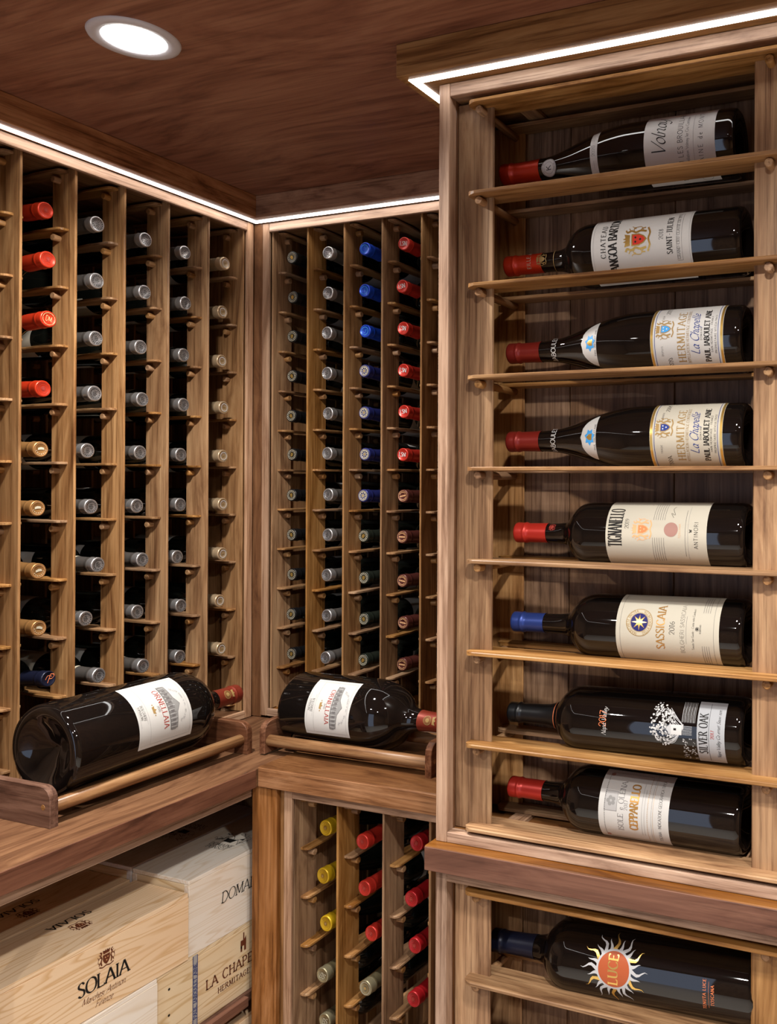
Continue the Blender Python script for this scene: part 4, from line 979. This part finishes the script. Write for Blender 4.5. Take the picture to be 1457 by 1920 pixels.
for k in range(70):
    u = rnd.uniform(-.044, -.008); s.disc(u, Z(rnd.uniform(1284, 1308)), rnd.uniform(.0006, .0014), rnd.choice(['silver', 'lgrey']), 5)
for k in range(10): s.rect(.014, Z(1306 - k * 2.6), .046, Z(1306 - k * 2.6) + .0007, 'silver' if k % 2 else 'lgrey')
put('print', s.mesh('print', lambda u, v, h: wrap(prof, 0)(u, v, h)), t)
s = Sheet(); s.text('SILVER OAK', .0, Z(1329), .0125, 'black', 'serif', cond=.62, track=.1, weight=.8); s.rect(-.044, Z(1332), .046, Z(1332) + .0005, 'black')
s.text('2017', 0, Z(1341), .005, 'maroon', 'serif'); s.text('Napa Valley Cabernet Sauvignon', 0, Z(1352), .0052, 'black', 'script', track=.0)
mk_label(t, prof, Z(1360), Z(1310), -.047, .049, GREYP, s)
s = Sheet(); s.rect(-.045, Z(1013.5), .045, Z(1012), 'orange'); cap_print(cp, prof, s)
# 8 Cepparello
bx = 1.2985; t, prof, L, cp = display_bottle('bottle with dotted-border pale label and red capsule, lowest in the tall display rack', 'bordeaux', .9150, .9790, bx, .9360, 'scarlet', .060, tilt=12, zb_=.63, zs_=.775)
Z = lambda px: zof(bx, px, 1126.5, 1.0859)
s = Sheet(); zc = Z(1150); s.rect(-.006, zc - .010, .022, zc + .010, 'fgrey'); s.frame(-.006, zc - .010, .022, zc + .010, .0004, 'grey', 1)
for k in range(5): a = 2 * PI * k / 5 + .3; s.disc(.008 + .0045 * math.cos(a), zc + .0045 * math.sin(a), .003, 'lgrey', 10, 1)
s.text('ISOLE', -.022, Z(1175), .0085, 'grey', 'thin', track=.1); s.text('e', -.001, Z(1175), .008, 'grey', 'thin'); s.text('OLENA', .022, Z(1175), .0085, 'grey', 'thin', track=.1)
s.text('2017', .004, Z(1183), .0055, 'grey', 'thin', track=.16); s.text('CEPPARELLO', .002, Z(1203), .0125, 'bronze', 'slab', cond=.74, track=.06)
for k in range(40):
    u = -.054 + .0027 * k
    s.rect(u, Z(1139), u + .0014, Z(1139) + .0008, 'black'); s.rect(u, Z(1222), u + .0014, Z(1222) + .0008, 'bronze')
for k in range(24): v = Z(1220) + k * .0027; s.rect(-.0545, v, -.0535, v + .0014, 'black'); s.rect(.0535, v, .0545, v + .0014, 'black')
for u in (-.05, .05): s.disc(u, Z(1142), .0034, 'mauve', 8)
s.rect(-.04, Z(1211), .04, Z(1211) + .0004, 'lgrey'); s.rect(-.04, Z(1216), .03, Z(1216) + .0004, 'lgrey')
s.rect(-.07, Z(1229), .07, Z(1229) + .0003, 'grey'); s.rect(-.07, Z(1232), .07, Z(1232) + .0003, 'bronze'); s.text('TOSCANA - INDICAZIONE GEOGRAFICA TIPICA', .0, Z(1248), .0046, 'black', 'sans', weight=.7, track=.04, cond=.85)
mk_label(t, prof, Z(1261.6), Z(1126.5), -.064, .062, PAPER, s)
# 9 Luce
bx = 1.3210; t, prof, L, cp = display_bottle('large black bottle with red sun emblem and wavy rays in the low display rack', 'bordeaux', .8839, .728, bx, .699, 'ink', .078, R=.053, tilt=16, zb_=.66, zs_=.80, rn=.0165)
Z = lambda px: bx - (1.0376 + (px - 1066) * .00084)
s = Sheet(); zc = Z(1155); uc = .000
for k in range(24):
    a = 2 * PI * k / 24
    for kk, (r0, r1, wd) in enumerate(((.018, .053 if k % 2 == 0 else .043, .0085),)):
        P = []
        for j in range(9):
            q = j / 8; r_ = r0 + (r1 - r0) * q; off = .0030 * math.sin(q * 2 * PI * 1.4) * (1 if k % 2 == 0 else .3)
            P.append((uc + r_ * math.cos(a) - off * math.sin(a), zc + r_ * math.sin(a) + off * math.cos(a)))
        for j in range(8):
            w0, w1 = wd * (1 - j / 8) / 2, wd * (1 - (j + 1) / 8) / 2
            nx, ny = -math.sin(a), math.cos(a)
            s.poly([(P[j][0] - nx * w0, P[j][1] - ny * w0), (P[j + 1][0] - nx * w1, P[j + 1][1] - ny * w1), (P[j + 1][0] + nx * w1, P[j + 1][1] + ny * w1), (P[j][0] + nx * w0, P[j][1] + ny * w0)], 'silver' if (k % 4) else 'gold')
s.disc(uc, zc, .0275, 'silver', 36, 1); s.disc(uc, zc, .0245, 'sun', 36, 2); s.text('LUCE', uc, zc - .006, .015, 'gold', 'serif', track=.08, lay=3, cond=.95, weight=1.1)
s.text('TENUTA LUCE', -.012, Z(1321), .0045, 'orange', 'serif', track=.2); s.rect(-.030, Z(1326), .006, Z(1326) + .0003, 'orange'); s.text('TOSCANA', -.012, Z(1335), .0045, 'orange', 'serif', track=.2)
put('print', s.mesh('print', lambda u, v, h: wrap(prof, 0)(u, v, h)), t)

# ------------------------------------------------------------------ cradles with the two very large bottles
def cradle(label, loc, rotz, W_, y0, y1, r1, r2):
    """local x along the rods, local -y towards the room"""
    t = thing('bottle_cradle', label, 'bottle cradle', loc, rotz)
    def block(x):
        r = .022; P = [(y0, 0), (y1, 0), (y1, .058)]
        h = .0655
        P = [(y0, 0), (y1, 0), (y1, h)] + [(y0 + r - r * math.sin(a), h - r + r * math.cos(a)) for a in (0, PI / 8, PI / 4, 3 * PI / 8, PI / 2)]
        me = prism('end_block', P, 0, .0145, W('block', 'y'), .001, 'x')
        put('end_block', me, t, (x, 0, 0))
    block(0); block(W_ - .0145)
    for k, (yy, zz) in enumerate((r1, r2)): put('rod', cyl_mesh('rod', .0115, W_ - .029, W('rod', 'x'), 24, 'x', .0002), t, (.0145, yy, zz))
    for x in (-.0004, W_ - .0016):
        put('plug', cyl_mesh('plug', .0045, .002, W('rod', 'y'), 12, 'x', .0002), t, (x, r1[0] - .002, r1[1] + .004))
    return t
cradle('walnut bottle cradle on the left countertop with rounded end blocks', (0, -.6546, .9025), PI / 2, .4296, -.2165, -.02, (-.1985, .0285), (-.094, .0315))
cradle('walnut bottle cradle on the back countertop beside the display rack', (.2400, 0, .906), 0, .4145, -.2305, -.02, (-.2165, .0245), (-.094, .0285))
def big_bottle(label, base, axis, normal, R, L, zlab, ang, zb_=.52, zs_=.78):
    prof = bordeaux(R, L, L * zb_, L * zs_, .0185)
    t = thing('giant_bottle', label, 'wine bottle', group='very large bottles on the counters', mat=bottle_matrix(base, axis, normal))
    put('glass', lathe(prof, 72, True, GLASS, 'glass'), t)
    me, rt = capsule_mesh(prof, L, .066, CAP['brick'], seg=40); cp = put('capsule', me, t)
    s = Sheet(); zc = L - .042; s.ring(0, zc, .009, .0012, 'dgold', 16); s.disc(0, zc, .0045, 'dgold', 10); s.ring(0, zc, .0065, .0008, 'dgold', 12)
    s.poly([(-.007, zc + .011), (.007, zc + .011), (.0085, zc + .018), (.004, zc + .014), (0, zc + .019), (-.004, zc + .014), (-.0085, zc + .018)], 'dgold'); cap_print(cp, prof, s)
    z0, z1 = zlab; h = z1 - z0; w_ = ang
    s = Sheet(); s.frame(-w_ + .006, z0 + h * .20, w_ - .006, z1 - .006, .0004, 'lgrey'); s.frame(-w_ + .006, z0 + .004, w_ - .006, z1 - .006, .0003, 'fgrey')
    s.text('ORNELLAIA', 0, z0 + h * .455, h * .092, 'maroon', 'serif', track=.16, weight=1.0); s.text('2020', 0, z0 + h * .40, h * .038, 'grey', 'thin', track=.1, weight=1.3)
    zc = z0 + h * .30; s.poly([(-.006, zc), (.006, zc), (.0075, zc + .006), (.0035, zc + .003), (0, zc + .0085), (-.0035, zc + .003), (-.0075, zc + .006)], 'dgold')
    for q in (-.010, .010): s.disc(q, zc + .003, .0014, 'dgold', 6)
    s.text('BOLGHERI', 0, z0 + h * .115, h * .042, 'black', 'thin', track=.1, weight=1.2); s.text('SUPERIORE', 0, z0 + h * .062, h * .036, 'black', 'thin', track=.1, weight=1.2); s.rect(-.026, z0 + h * .045, .026, z0 + h * .045 + .0003, 'lgrey'); s.rect(-.022, z0 + h * .165, .022, z0 + h * .165 + .0003, 'lgrey')
    # engraving of a long villa with a gabled middle, wooded hill behind
    vb, vt = z0 + h * .575, z0 + h * .735
    rnd = random.Random(5)
    s.poly([(-.043, vb), (.043, vb), (.045, vb + .006), (.043, vt - .004), (.014, vt), (0, vt + .009), (-.014, vt), (-.043, vt - .004), (-.045, vb + .006)], 'lgrey')
    for k in range(34):
        u = -.042 + .0026 * k; s.rect(u, vb + .001, u + .0012, vt - rnd.uniform(.002, .008), 'fgrey' if k % 3 == 1 else 'grey', 1)
    for k in range(9):
        u = -.034 + .0085 * k; s.rect(u, vb + .005, u + .0036, vb + .011, 'grey', 2); s.ring(u + .0018, vb + .011, .0018, .0018, 'grey', 6, 2, a0=0, a1=PI)
    s.stroke([(-.043, vt - .004), (-.014, vt), (0, vt + .009), (.014, vt), (.043, vt - .004)], 'grey', .0008, lay=2); s.rect(-.044, vb - .0008, .044, vb + .0008, 'grey', 2)
    for k in range(90):
        a = rnd.uniform(0, PI); q = rnd.uniform(.86, 1.03); s.disc(.034 * q * math.cos(a), vt + .004 + .017 * q * math.sin(a), rnd.uniform(.0006, .0014), 'fgrey', 5)
    mk_label(t, prof, z0, z1, -w_, w_, PAPER, s, nz=2)
    return t
big_bottle('very large dark bottle lying on the left countertop, base towards us', (.137, -.611, 1.006), (-.014, .430, 0), (math.cos(math.radians(28)), 0, math.sin(math.radians(28))), .0785, .436, (.122, .240), .066, zb_=.60, zs_=.81)
big_bottle('very large dark bottle lying on the back countertop, white label, neck to the right', (.268, -.142, .985), (1, 0, 0), (0, -math.cos(math.radians(22)), math.sin(math.radians(22))), .0735, .372, (.075, .183), .060, zb_=.50, zs_=.80)
